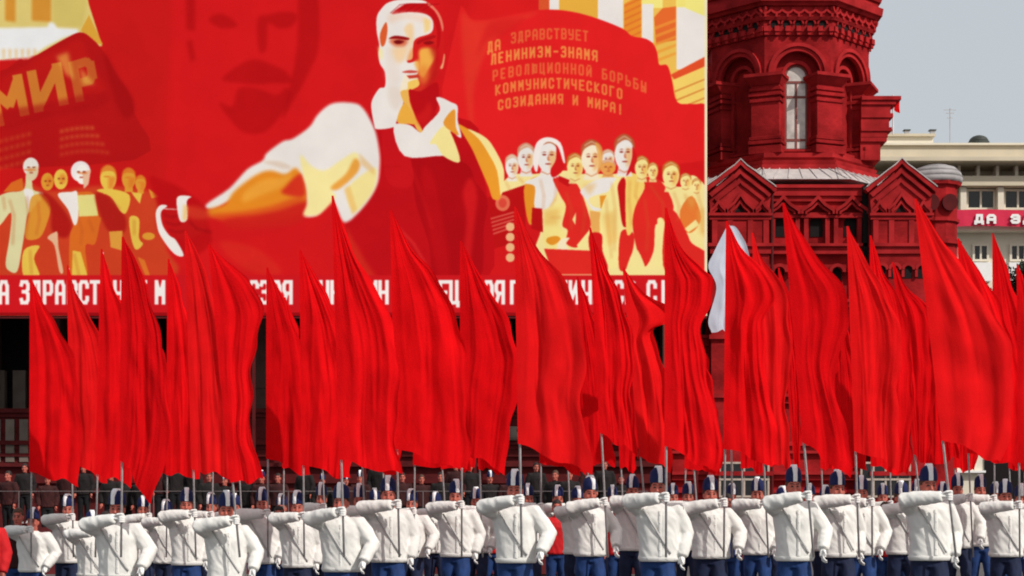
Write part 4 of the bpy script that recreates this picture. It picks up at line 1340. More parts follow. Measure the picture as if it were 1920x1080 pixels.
# ------------------------------------------------------------------ cream building at the back
def build_cream():
    Y = 112.0

    def x(px):
        return X(px, Y)

    def z(py):
        return Z(py, Y)
    root = thing('cream_building', 'cream plaster building with flat roof and dark windows behind the crimson sign', 'building', (x(1900), Y, 0))
    xe = x(2140)
    part('attic', MB().box(x(1600), x(1757), Y + 1.0, Y + 8, z(300), z(250)), M['cream_light'], root)
    part('attic_coping', MB().box(x(1598), x(1760), Y + .8, Y + 8.2, z(249.8), z(245)), M['cream'], root)
    part('parapet', MB().box(x(1600), xe, Y, Y + 9, z(300), z(273)), M['cream'], root)
    part('coping', MB().box(x(1600), xe, Y - .2, Y + 9.2, z(272.8), z(269)), M['cream_light'], root)
    part('eave', MB().box(x(1600), xe, Y - 1.3, Y + 9, z(309), z(302)), M['cream'], root)
    part('recess_wall', MB().box(x(1600), xe, Y + 1.8, Y + 9, z(335), z(310)), M['cream'], root)
    for px in range(1800, 2140, 36):
        part('loggia_post', MB().box(x(px - 3), x(px + 3), Y + .2, Y + .7, z(331.6), z(309.4)), M['cream_light'], root)
    part('architrave', MB().box(x(1600), xe, Y - .4, Y + 9, z(350), z(332)), M['cream'], root)
    part('wall', MB().box(x(1600), xe, Y + .6, Y + 9, 0, z(351)), M['cream_light'], root)
    cols = MB()
    for px in (1662, 1735, 1806, 1876, 1946, 2016, 2086):
        c = MB().box(x(px - 5.5), x(px + 5.5), Y - .1, Y + .58, z(424), z(351))
        part('column', c, M['cream_light'], root)
    part('balcony_band', MB().box(x(1600), xe, Y - .3, Y + .58, z(434), z(424.5)), M['cream_light'], root)
    fr = MB().box(-.97, .97, -.06, .06, -.05, .05)
    for i, pxa in enumerate((1672, 1743, 1815, 1885, 1955, 2025)):
        w = x(pxa + 55) - x(pxa)
        for row, (pa, pb, ins) in enumerate(((352, 391, 0), (455, 488, 12), (540, 580, 12), (640, 690, 12), (760, 800, 12))):
            wa, wb = x(pxa + ins), x(pxa + 55 - ins)
            f = MB()
            f.box(wa, wa + .14, Y + .42, Y + .62, z(pb), z(pa))
            f.box(wb - .14, wb, Y + .42, Y + .62, z(pb), z(pa))
            f.box(wa + .14, wb - .14, Y + .42, Y + .62, z(pa + 4), z(pa))
            f.box(wa + .14, wb - .14, Y + .42, Y + .62, z(pb), z(pb - 4))
            m_ = (wa + wb) / 2
            f.box(m_ - .06, m_ + .06, Y + .44, Y + .60, z(pb - 4), z(pa + 4))
            o = part('window', f, M['cream_light'], root)
            for a, b in ((wa + .14, m_ - .06), (m_ + .06, wb - .14)):
                part('pane', MB().box(a, b, Y + .52, Y + .595, z(pb - 4), z(pa + 4)), M['dark_pane'], root, under=o)
            if row == 1:
                part('balcony', MB().box(wa - .1, wb + .1, Y + .2, Y + .6, z(526), z(491)), M['paint'], root)
    # dark ground floor opening and a white balustrade
    part('doorway', MB().box(x(1750), x(1778), Y + .5, Y + .7, z(935), z(888)), M['void'], root)
    part('ledge', MB().box(x(1740), x(1850), Y + .2, Y + .6, z(886), z(882)), M['paint'], root)
    part('doorway', MB().box(x(1850), x(1925), Y + .5, Y + .7, z(950), z(858)), M['void'], root)
    # roof dome, antenna and vents, each at its own depth on the roof
    dy = Y + 4
    dx_, z0 = X(1835, dy), z(269)
    d = thing('roof_dome', 'small dark dome sitting on the flat cream roof', 'dome', (dx_, dy, z0))
    zt = Z(266, dy)
    q = MB()
    for i in range(5):
        a, b = math.pi / 2 * i / 5, math.pi / 2 * (i + 1) / 5
        q.ring(.62 * math.cos(a) + .01, zt + .42 * math.sin(a), .62 * math.cos(b) + .01, zt + .42 * math.sin(b), (dx_, dy), n=16)
    part('cap', q, M['dome'], d, smooth=True)
    part('drum', MB().ring(.68, z0, .68, zt - .005, (dx_, dy), n=16), M['dome'], d)
    ay = Y + 3
    ax_ = X(1781, ay)
    an = thing('roof_antenna', 'thin television antenna rising from the cream roof', 'antenna', (ax_, ay, z0))
    part('mast', MB().tube([(ax_, ay, z0), (ax_, ay, Z(203, ay))], .03, 5), M['steel'], an)
    q = MB()
    for py, w in ((206, .40), (212, .28), (221, .18)):
        q.tube([(ax_ - w, ay, Z(py, ay)), (ax_ + w, ay, Z(py, ay))], .022, 5)
    part('bars', q, M['steel'], an)
    zr = z(245)
    for px, lb in ((1668, 'small vent on the cream attic roof nearest the brick tower'), (1700, 'small vent midway along the cream attic roof'), (1748, 'small vent at the attic roof end nearest the antenna')):
        vy = Y + 1.6
        vx = X(px, vy)
        vb = thing('roof_vent', lb, 'vent', (vx, vy, zr), 'vents on the cream roof')
        part('stack', MB().box(vx - .14, vx + .14, vy - .15, vy + .15, zr, zr + .34), M['steel'], vb)
        part('cap', MB().box(vx - .22, vx + .22, vy - .22, vy + .22, zr + .342, zr + .40), M['dome'], vb)


build_cream()


def build_sign():
    Y = 111.2
    x0, x1 = X(1786, Y), X(2130, Y)
    root = thing('slogan_sign', 'crimson cloth sign with white block letters across the cream facade', 'sign', (x0, Y, Z(425, Y)))
    mb = MB()
    n = 40
    v, f = [], []
    for j in range(5):
        for i in range(n + 1):
            t = i / n
            v.append((x0 + (x1 - x0) * t, Y + .05 * math.sin(t * 70) * (j / 4), Z(394 + 31 * j / 4 - 1.5 * math.sin(t * 9), Y)))
    for j in range(4):
        for i in range(n):
            k = j * (n + 1) + i
            f.append((k, k + 1, k + n + 2, k + n + 1))
    part('cloth', MB().add(v, f), M['sign'], root, smooth=True)
    px = 1826
    u = Y / F
    for ch in 'ДА ЗДРАВСТВУЕТ':
        if ch != ' ':
            q = MB()
            for k, pl in enumerate(GLY[ch]):
                q.strip([(X(px + 2.5 + a * 13, Y), Z(417.5 - b * 13, Y)) for a, b in pl], 5 * u, Y - .12 - .006 * k, Y - .06)
            part('letter', q, M['paint'], root)
        px += 23 if ch != ' ' else 22
    for px_ in (1790, 2120):
        part('post', MB().tube([(X(px_, Y), Y + .1, Z(428, Y)), (X(px_, Y), Y + .1, Z(390, Y))], .06, 6), M['steel'], root)


build_sign()


# ------------------------------------------------------------------ dark tree at the right edge
def build_tree():
    Y = 95.0
    rng = random.Random(3)
    cx_, cz_ = X(1930, Y), Z(545, Y)
    root = thing('shade_tree', 'dark leafy tree beside the cream building, half hidden by flags', 'tree', (cx_, Y, 0))
    t = MB().tube([(cx_, Y, 0), (cx_ + .1, Y, 4), (cx_ - .05, Y, 8), (cx_, Y, 12)], [.34, .27, .2, .08], 8)
    for i in range(9):
        a = rng.uniform(0, 6.28)
        z = rng.uniform(6, 11)
        e = Vector((cx_ + math.cos(a) * 1.5, Y + math.sin(a) * 1.5, z + 1.8))
        t.tube([(cx_, Y, z), (cx_ + math.cos(a) * .6, Y + math.sin(a) * .6, z + 1.0), e], [.1, .07, .03], 6)
    part('trunk', t, M['bark'], root, smooth=True)
    cr = MB()
    cl = [(Vector((rng.gauss(0, .45), rng.gauss(0, .45), rng.gauss(0, .55) - .2)), rng.uniform(.4, .75)) for _ in range(30)]
    for _ in range(9000):
        c, r = cl[rng.randrange(len(cl))]
        d = Vector((rng.gauss(0, 1), rng.gauss(0, 1), rng.gauss(0, 1))).normalized() * r * rng.random() ** .4
        p = Vector((cx_, Y, cz_)) + c + d
        a = Vector((rng.gauss(0, 1), rng.gauss(0, 1), rng.gauss(0, 1))).normalized()
        b = a.cross(Vector((rng.gauss(0, 1), rng.gauss(0, 1), rng.gauss(0, 1)))).normalized()
        s = rng.uniform(.06, .13)
        cr.add([p - a * s, p + b * s * .5, p + a * s, p - b * s * .5], [(0, 1, 2, 3)])
    me = cr.mesh('crown', M['leaf'], off=OFF[root.name], fix=False)
    put('crown', me, root)


build_tree()


# ------------------------------------------------------------------ people: body, clothes, gloves (built once per pose, then shared)
def fold(seed, amp, fr=11.0, diag=0.0):
    o = Vector((seed * 3.1, seed * 1.7, seed * 5.3))

    def f(p):
        q = Vector((p.x * fr + p.z * diag, p.y * fr, p.z * fr * .45)) + o
        n = noise.noise(q) + .5 * noise.noise(q * 2.1)
        return amp * (1 - 2.2 * abs(n))
    return f


# joint positions, figure facing -y; x > 0 is picture right
POSES = {
    'flag': {'r': [(-.185, .0, 1.45), (-.30, -.17, 1.55), (.035, -.34, 1.565)], 'rh': (.10, -.355, 1.57),
             'l': [(.20, .0, 1.445), (.335, .03, 1.18), (.245, -.14, .955)]},
    'flag_high': {'r': [(-.185, .0, 1.45), (-.31, -.16, 1.535), (.035, -.34, 1.57)], 'rh': (.10, -.355, 1.576),
                  'l': [(.20, .0, 1.445), (.30, .06, 1.18), (.26, -.06, .93)]},
    'flag_low': {'r': [(-.185, .0, 1.44), (-.315, -.17, 1.505), (.035, -.34, 1.575)], 'rh': (.10, -.355, 1.582),
                 'l': [(.20, .0, 1.44), (.36, -.02, 1.20), (.30, -.20, 1.00)]},
    'stand': {'r': [(-.20, .0, 1.44), (-.27, .03, 1.17), (-.25, -.06, .92)], 'rh': None,
              'l': [(.20, .0, 1.44), (.27, .03, 1.17), (.25, -.06, .92)]},
}


def body_mesh(pose, name):
    P = POSES[pose]
    mb = MB()
    # head
    hz_ = 1.70
    mb.loft([(1.545, 0, -.02, .028, .03), (1.565, 0, -.032, .045, .052), (1.60, 0, -.022, .058, .072), (1.64, 0, -.012, .067, .084), (1.68, 0, -.006, .073, .092), (1.72, 0, .0, .077, .096),
             (1.76, 0, .004, .074, .092), (1.79, 0, .006, .060, .076), (1.812, 0, .008, .036, .046), (1.82, 0, .008, .01, .012)], 20)
    mb.tube([(0, -.098, 1.70), (0, -.112, 1.675), (0, -.124, 1.65), (0, -.105, 1.64)], [.010, .013, .019, .010], 8)
    mb.tube([(-.052, -.078, 1.715), (0, -.098, 1.722), (.052, -.078, 1.715)], [.010, .014, .010], 8)
    mb.ball((0, -.084, 1.606), (.030, .018, .012), 10, 6)
    mb.ball((0, -.078, 1.572), (.028, .020, .018), 10, 6)
    for s in (-1, 1):
        mb.ball((s * .050, -.066, 1.655), (.022, .024, .026), 10, 6)
        mb.ball((s * .078, .012, 1.675), (.012, .026, .036), 10, 6)
    # neck, trunk
    mb.tube([(0, .022, 1.64), (0, .018, 1.56), (0, .012, 1.47)], [.056, .056, .066], 14)
    mb.loft([(.86, 0, 0, .13, .09), (.95, 0, 0, .16, .11), (1.10, 0, 0, .14, .09), (1.28, 0, 0, .155, .10), (1.42, 0, 0, .16, .09), (1.49, 0, .01, .10, .065), (1.52, 0, .01, .06, .055)], 20)
    for k in ('r', 'l'):
        mb.tube(P[k], [.05, .04, .028], 10)
        mb.tube([(0, 0, 1.44), P[k][0]], [.06, .055], 10)
    for s in (-1, 1):
        y = -.12 if s > 0 and pose != 'stand' else .04
        mb.tube([(s * .09, 0, .92), (s * .10, y * .9 - .02, .50), (s * .10, y, .12), (s * .10, y - .02, .06)], [.085, .055, .04, .04], 12)
        mb.tube([(s * .10, y + .04, .05), (s * .105, y - .14, .035)], [.04, .035], 10)
    me = remesh(mb, .0105, [M['skin'], M['eye'], M['lip'], M['hair']], name, 2)
    for pl in me.polygons:
        c = pl.center
        if c.z > 1.5 and c.y < -.03:
            ax = abs(c.x)
            if ((ax - .031) / .017) ** 2 + ((c.z - 1.692) / .010) ** 2 < 1:
                pl.material_index = 1
            elif abs(c.z - (1.722 - .15 * abs(ax - .03))) < .007 and .010 < ax < .055:
                pl.material_index = 3
            elif (c.x / .026) ** 2 + ((c.z - 1.606) / .010) ** 2 < 1:
                pl.material_index = 2
    return me


def jacket_mesh(pose, seed, m, name, fit=1.0):
    P = POSES[pose]
    mb = MB()
    w = 1.15 * fit
    mb.loft([(.875, .01, 0, .176 * w, .130 * w), (.90, .01, 0, .194 * w, .142 * w), (.93, .01, 0, .190 * w, .138 * w), (.97, .01, 0, .186 * w, .138 * w), (1.08, .01, 0, .186 * w, .135 * w), (1.22, .005, 0, .198 * w, .14 * w), (1.34, 0, 0, .208 * w, .142 * w), (1.43, 0, .0, .20 * w, .125 * w),
             (1.48, 0, .008, .15 * w, .10 * w), (1.515, 0, .012, .085, .078), (1.545, 0, .012, .072, .072)], 28, p=2.3)
    for k in ('r', 'l'):
        a, b, c = [Vector(q) for q in P[k]]
        mid1 = a.lerp(b, .5) + Vector((0, 0, .006))
        mid2 = b.lerp(c, .5)
        mb.tube([(a.x * .45, .01, 1.43), a, mid1, b, mid2, b.lerp(c, .88), c], [.09, .098, .094, .088, .078, .064, .062], 14)
    me = remesh(mb, .014, [m], name, 3, fold(seed, .0065, 9.0, 5.0 if pose != 'stand' else 2.0))
    return me


def trouser_mesh(pose, m, name):
    mb = MB()
    mb.loft([(.80, 0, 0, .165, .115), (.88, 0, 0, .178, .125), (.95, 0, 0, .165, .118)], 22)
    for s in (-1, 1):
        y = -.12 if s > 0 and pose != 'stand' else .04
        mb.tube([(s * .085, 0, .90), (s * .095, y * .5 - .01, .70), (s * .10, y * .9 - .02, .48), (s * .10, y, .22), (s * .10, y, .09)], [.105, .10, .08, .075, .085], 14)
    return remesh(mb, .016, [m], name, 3, fold(4.2, .007, 9.0))


def shoes_mesh(pose, m, name):
    mb = MB()
    for s in (-1, 1):
        y = -.12 if s > 0 and pose != 'stand' else .04
        mb.tube([(s * .10, y + .07, .05), (s * .10, y - .02, .06), (s * .105, y - .13, .045), (s * .107, y - .19, .035)], [.042, .05, .046, .03], 10)
        mb.box(s * .103 - .045, s * .103 + .045, y - .20, y + .10, 0, .022)
    return remesh(mb, .012, [m], name, 2)


def hand_grip(c, m, name):
    """fist closed round an upright pole at c, palm reached from picture left"""
    x, y, z = c
    mb = MB()
    mb.tube([(x - .115, y + .012, z - .004), (x - .06, y + .012, z), (x - .02, y + .028, z)], [.034, .040, .036], 10, flat=.62)
    for i in range(4):
        zz = z + .038 - .025 * i
        r = .034 - .002 * abs(i - 1)
        pts = []
        for k in range(6):
            a = R(165 - 52 * k)
            pts.append((x + .008 + r * math.cos(a), y - .0 + r * math.sin(a) * -1, zz - .002 * k))
        mb.tube(pts, [.0125, .0125, .012, .011, .010, .009], 8)
    mb.tube([(x - .07, y - .005, z + .02), (x - .03, y - .036, z + .045), (x + .012, y - .040, z + .052), (x + .035, y - .02, z + .05)], [.015, .014, .012, .010], 8)
    return remesh(mb, .006, [m], name, 2)


def hand_loose(w, e, m, name, mirror=1):
    """relaxed hand hanging below wrist w, arm coming from e"""
    w, e = Vector(w), Vector(e)
    d = (w - e).normalized()
    d = (d + Vector((0, -.15, -.75))).normalized()
    sd = Vector((0, -1, 0)) - d * d.dot(Vector((0, -1, 0)))
    sd.normalize()
    inn = d.cross(sd).normalized() * (-mirror)
    mb = MB()
    mb.tube([w - d * .03, w + d * .03, w + d * .09], [.030, .038, .040], 10, flat=.6)
    for i in range(4):
        o = w + d * .085 + sd * (.030 - .02 * i)
        L = (.070, .080, .074, .056)[i]
        mb.tube([o, o + d * L * .45, o + d * L * .8 + inn * L * .28, o + d * L * .9 + inn * L * .62], [.0115, .0112, .0105, .009], 8)
    o = w + d * .02 + sd * .028
    mb.tube([o, o + d * .04 + sd * .024 + inn * .01, o + d * .075 + sd * .024 + inn * .022], [.015, .014, .011], 8)
    return remesh(mb, .006, [m], name, 2)


def cap_mesh(name):
    """tall soft cap, navy sides with a broad white front panel and white crown"""
    mb = MB()
    n = 48
    rings = [(1.748, .000, .084, .103), (1.758, -.001, .092, .109), (1.80, .0, .092, .107), (1.845, .004, .087, .098), (1.88, .006, .076, .084), (1.903, .008, .052, .058), (1.912, .008, .004, .004)]
    v, f, mi = [], [], []
    for z, cy_, rx, ry in rings:
        for k in range(n):
            a = 2 * math.pi * k / n
            up = .020 * max(0, -math.sin(a)) if z > 1.79 else 0
            v.append((rx * math.cos(a), cy_ + ry * math.sin(a), z + up))
    for i in range(len(rings) - 1):
        for k in range(n):
            f.append((i * n + k, i * n + (k + 1) % n, (i + 1) * n + (k + 1) % n, (i + 1) * n + k))
            a = 2 * math.pi * (k + .5) / n
            front = abs((a - 1.5 * math.pi + math.pi) % (2 * math.pi) - math.pi)
            mi.append(1 if (front < .20 + .03 * i) else 0)
    me = bpy.data.meshes.new(name)
    me.from_pydata(v, [], f)
    me.materials.append(M['cap_navy'])
    me.materials.append(M['cap_white'])
    me.polygons.foreach_set('material_index', mi)
    me.polygons.foreach_set('use_smooth', [True] * len(f))
    return me


def crest_mesh(name):
    """raised white crest running from the brow over the crown"""
    prof = [(-.112, 1.775), (-.114, 1.83), (-.104, 1.875), (-.080, 1.912), (-.040, 1.938), (.010, 1.940), (.055, 1.925), (.088, 1.895), (.104, 1.85)]
    v, f = [], []
    for i, (y, z) in enumerate(prof):
        w = (.018, .023, .028, .033, .036, .036, .032, .025, .016)[i]
        d = Vector((0, y * .82, z - .02 - (.015 if 2 < i < 7 else 0)))
        v += [(-w, d.y, d.z), (-w * .8, y, z), (w * .8, y, z), (w, d.y, d.z)]
    n = len(prof)
    for i in range(n - 1):
        for k in range(3):
            a = i * 4 + k
            f.append((a, a + 1, a + 5, a + 4))
    f += [(0, 1, 2, 3), tuple((n - 1) * 4 + k for k in (3, 2, 1, 0))]
    return MB().add(v, f).mesh(name, M['cap_white'], smooth=True)


def hair_mesh(m, name, long=False):
    mb = MB()
    mb.loft([(1.62 if long else 1.66, 0, .035, .070, .065), (1.70, 0, .030, .083, .085), (1.74, 0, .016, .086, .100), (1.79, 0, .012, .074, .092), (1.825, 0, .01, .045, .058), (1.838, 0, .01, .01, .012)], 20)
    return remesh(mb, .010, [m], name, 2, fold(2.2, .006, 30))


def strap_mesh(name):
    pts, rr = [], []
    for i in range(13):
        t = i / 12
        x = -.155 + .30 * t
        z = 1.46 - .50 * t
        ry = .142 * 1.15 + .012
        rx = .205 * 1.15 + .012
        y = -ry * math.sqrt(max(.05, 1 - abs(x / rx) ** 2.3))
        pts.append((x, y + (.012 if t < .1 else 0), z))
    return MB().tube(pts, .012, 6, flat=.5).mesh(name, M['strap'], smooth=True)


def trim_mesh(name):
    """raised hem band and front placket of a jacket"""
    w = 1.15
    mb = MB()
    n = 36
    for z0, z1, g in ((.872, .925, .008),):
        v = []
        for z, k in ((z0, .002), (z0 + .006, g), (z1 - .006, g), (z1, .002)):
            t = (z - .875) / .055
            rx, ry = (.178 + .016 * min(1, max(0, t))) * w + k, (.131 + .010 * min(1, max(0, t))) * w + k
            for i in range(n):
                a = 2 * math.pi * i / n
                c_, s_ = math.cos(a), math.sin(a)
                v.append((.01 + rx * math.copysign(abs(c_) ** (2 / 2.3), c_), ry * math.copysign(abs(s_) ** (2 / 2.3), s_), z))
        f = [(r * n + i, r * n + (i + 1) % n, (r + 1) * n + (i + 1) % n, (r + 1) * n + i) for r in range(3) for i in range(n)]
        mb.add(v, f)
    return mb.mesh(name, M['jacket'], smooth=True)


def placket_mesh(name):
    w = 1.15
    prof = [(.93, .142), (1.08, .138), (1.22, .143), (1.34, .145), (1.43, .128)]
    v, f = [], []
    for z, ry in prof:
        y = -ry * w - .006
        v += [(.010, y + .006, z), (.014, y, z), (.046, y, z), (.050, y + .006, z)]
    for i in range(len(prof) - 1):
        for k in range(3):
            a = i * 4 + k
            f.append((a, a + 1, a + 5, a + 4))
    mb = MB().add(v, f)
    for z in (1.0, 1.1, 1.2, 1.3, 1.39):
        ry = np.interp(z, [q[0] for q in prof], [q[1] for q in prof])
        mb.ball((.030, -ry * w - .008, z), (.008, .004, .008), 8, 5)
    return mb.mesh(name, M['jacket'], smooth=True)


class Kit:
    pass


def make_kit():
    K = Kit()
    K.body = {p: body_mesh(p, 'body_' + p) for p in POSES}
    K.jacket = {'flag': [jacket_mesh('flag', s, M['jacket'], 'jacket', ft) for s, ft in ((1, 1.0), (2, 1.05), (3, .95))], 'flag_high': [jacket_mesh('flag_high', s, M['jacket'], 'jacket', ft) for s, ft in ((5, 1.02), (6, .97))], 'flag_low': [jacket_mesh('flag_low', s, M['jacket'], 'jacket', ft) for s, ft in ((7, 1.03), (9, .98))]}
    K.tr = {(p, c): trouser_mesh(p, M[c], 'trousers') for p in ('flag', 'stand') for c in ('trouser', 'trouser_dark', 'trouser_black')}
    K.grip = {p: hand_grip(POSES[p]['rh'], M['glove'], 'glove') for p in ('flag', 'flag_high', 'flag_low')}
    K.loose = {p: hand_loose(POSES[p]['l'][2], POSES[p]['l'][1], M['glove'], 'glove') for p in ('flag', 'flag_high', 'flag_low')}
    K.bare = [hand_loose(POSES['stand'][k][2], POSES['stand'][k][1], M['skin'], 'hand', 1 if k == 'l' else -1) for k in ('l', 'r')]
    K.shoes = {p: shoes_mesh(p, M['shoe'], 'shoes') for p in ('flag', 'stand')}
    K.cap = cap_mesh('cap')
    K.crest = crest_mesh('crest')
    K.hair = [hair_mesh(M['hair'], 'hair'), hair_mesh(M['hair_brown'], 'hair', True)]
    K.strap = strap_mesh('strap')
    K.hem = trim_mesh('hem_band')
    K.placket = placket_mesh('placket')
    base = jacket_mesh('stand', 8, M['red_top'], 'jersey', .94)
    K.top = {'red_top': base}
    for c in ('coat', 'coat_maroon', 'blue_top'):
        q = base.copy()
        q.materials.clear()
        q.materials.append(M[c])
        K.top[c] = q
    return K


K = make_kit()
HTOP = 1.945          # top of the cap above the soles at scale 1


def athlete(i, px, py, d, label, pose, yaw, tr, jk, seed):
    x = X(px, d)
    ztop = Z(py, d)
    g = gz(x, d)
    s = max(.90, min(1.05, (ztop - g) / HTOP))
    root = thing('person', label, 'person', (x, d, g), 'flag bearers in white jackets')
    root.rotation_euler = (0, 0, yaw)
    # stature: the height fits the photograph, breadth stays that of an adult
    wd = 1.03 + .05 * math.sin(seed * 2.7)
    root.scale = (wd, 1.06, (ztop - g) / HTOP)
    put('body', K.body[pose], root)
    j = K.jacket[pose]
    jo = put('jacket', j[jk % len(j)], root)
    put('strap', K.strap, jo)
    put('hem_band', K.hem, jo)
    put('placket', K.placket, jo)
    put('trousers', K.tr[('flag', tr)], root)
    put('glove', K.grip[pose], root)
    put('glove', K.loose[pose], root)
    put('shoes', K.shoes['flag'], root)
    co = put('cap', K.cap, root)
    put('crest', K.crest, co)
    put('hair', K.hair[seed % 2], root)
    rr = random.Random(seed)
    co.rotation_euler = (0, 0, rr.uniform(-.55, .35))
    return root


def bystander(px, py, d, zfoot, top, hair, label, group, cap=False, yaw=0.0, tr='trouser_dark'):
    x = X(px, d)
    root = thing('person', label, 'person', (x, d, zfoot), group)
    root.rotation_euler = (0, 0, yaw)
    s = (Z(py, d) - zfoot) / (HTOP if cap else 1.84)
    s = max(.86, min(1.06, s))
    root.scale = (s, s, s)
    put('body', K.body['stand'], root)
    put('jersey' if top in ('red_top', 'blue_top') else 'coat', K.top[top], root)
    put('trousers', K.tr[('stand', tr)], root)
    for h in K.bare:
        put('hand', h, root)
    put('shoes', K.shoes['stand'], root)
    if cap:
        put('crest', K.crest, put('cap', K.cap, root))
    else:
        put('hair', K.hair[hair], root)
    return root


# ------------------------------------------------------------------ flags
def catmull(pts, n):
    P = [Vector(p) for p in pts]
    P = [P[0] * 2 - P[1]] + P + [P[-1] * 2 - P[-2]]
    seg = len(P) - 3
    fine = []
    for i in range(seg):
        a, b, c, d = P[i:i + 4]
        for k in range(16):
            t = k / 16
            fine.append(.5 * ((2 * b) + (c - a) * t + (2 * a - 5 * b + 4 * c - d) * t * t + (3 * b - a - 3 * c + d) * t ** 3))
    fine.append(P[-2])
    L = [0]
    for a, b in zip(fine[:-1], fine[1:]):
        L.append(L[-1] + (b - a).length)
    out, j = [], 0
    for i in range(n + 1):
        s = L[-1] * i / n
        while j < len(L) - 2 and L[j + 1] < s:
            j += 1
        t = (s - L[j]) / max(1e-9, L[j + 1] - L[j])
        out.append(fine[j].lerp(fine[j + 1], t))
    return out


def flag(label, tip, base, bl, fly, d, m='flag', seed=0, amp=.085, left=None, group='red parade flags', nf=1.9):
    """tip/base: pole top and a low pole point; bl: row where the hoist edge ends; fly: free edge from tip to lowest corner"""
    rng = random.Random(seed * 13 + 5)
    bx, by = base
    sl = (tip[0] - bx) / (tip[1] - by)
    foot = (bx + sl * (1045 - by), 1045)
    root = thing('flag', label, 'flag', (X(foot[0], d), d, Z(foot[1], d)), group)
    rp = .0135
    T = PT(tip[0], tip[1] + 3, d)
    B = PT(foot[0], foot[1], d)
    pm = MB().tube([B, B.lerp(T, .5), T], [rp, rp, rp * .8], 8)
    part('pole', pm, M['pole'], root, smooth=True)
    nu, nv = 48, 64
    if left is None:
        lp = [Vector((tip[0] + sl * (bl - tip[1]) * k / nv, tip[1] + (bl - tip[1]) * k / nv)) for k in range(nv + 1)]
    else:
        lp = catmull([(p[0], p[1]) for p in left], nv)
    rpth = catmull([(p[0], p[1]) for p in [tip] + fly], nv)
    ph = [rng.uniform(0, 6.28) for _ in range(8)]
    k1, k2, k3 = nf * rng.uniform(.85, 1.15), nf * 1.9 * rng.uniform(.85, 1.15), nf * 3.3
    w1 = rng.uniform(-.25, .25)
    cs = rng.uniform(.25, 1.15)
    V, Fc = [], []
    for j in range(nv + 1):
        v = j / nv
        a, b = lp[j], rpth[j]
        width = (b - a).length / F * d
        for i in range(nu + 1):
            u = i / nu
            g = u + w1 * u * (1 - u) + .10 * math.sin(2.2 * v + ph[6]) * u * (1 - u) + .05 * noise.noise(Vector((u * 3, v * 4, seed * 2.3)))
            env = min(1.0, u * 3.2) * (.10 + .9 * min(1, v * 1.9)) * (1 - .30 * v)
            A = amp * min(1.0, .25 + width * 1.1)
            s1 = math.sin(2 * math.pi * k1 * g + ph[0] + 1.4 * math.sin(1.7 * v + ph[1]))
            s1 = math.copysign(abs(s1) ** .8, s1)
            s2 = math.sin(2 * math.pi * k2 * g + ph[2] + 2.0 * v)
            s3 = math.sin(2 * math.pi * k3 * g + ph[3] + 3.0 * v + 2 * math.sin(5 * v))
            n_ = noise.noise(Vector((u * 2.2 + seed, v * 3.5, ph[4]))) + .5 * noise.noise(Vector((u * 5 + seed, v * 8.0, ph[5])))
            dep = A * env * (.32 * s1 + .08 * s2 + .02 * s3 + .85 * n_)
            cr = 1 - abs(noise.noise(Vector((g * 6.5 + seed * 1.9, v * 1.6, ph[7])))) * 2.4
            cr2 = 1 - abs(noise.noise(Vector((g * 13 + v * 2.0 + seed, v * 3.2, ph[1])))) * 2.4
            dep -= min(1, u * 4) * min(1, v * 3) * (cs * .018 * max(0, cr) ** 2 + cs * .007 * max(0, cr2) ** 2)
            sx = A * env * .30 * math.cos(2 * math.pi * k1 * g + ph[0])
            sx *= (1 - u)
            px = a.x + (b.x - a.x) * u * (1 + .10 * min(1, max(0, v - .25) * 3) * (left is None))
            py = a.y + (b.y - a.y) * (u if left is None else u)
            drop = (v ** 5) * (4.5 * math.sin(2 * math.pi * k1 * .6 * g + ph[0] + .8) + 1.6 * math.sin(2 * math.pi * k2 * .7 * g + ph[2])) * min(1, u * 3)
            edge = (u ** 6) * (2.5 * math.sin(v * 19 + ph[5]) + 2 * math.sin(v * 37 + ph[3])) * min(1, v * 5) * (1 if left is None else .3)
            P = PT(px + edge, py + drop, d)
            hem = max(0.0, 1 - u * 9)
            V.append((P.x + sx - .024 * hem, P.y - .034 + dep, P.z + (.02 if j == 0 else 0)))
    for j in range(nv):
        for i in range(nu):
            q = j * (nu + 1) + i
            Fc.append((q, q + 1, q + nu + 2, q + nu + 1))
    me = MB().add(V, Fc).mesh('cloth', M[m], True, OFF[root.name], fix=False)
    put('cloth', me, root)
    return root
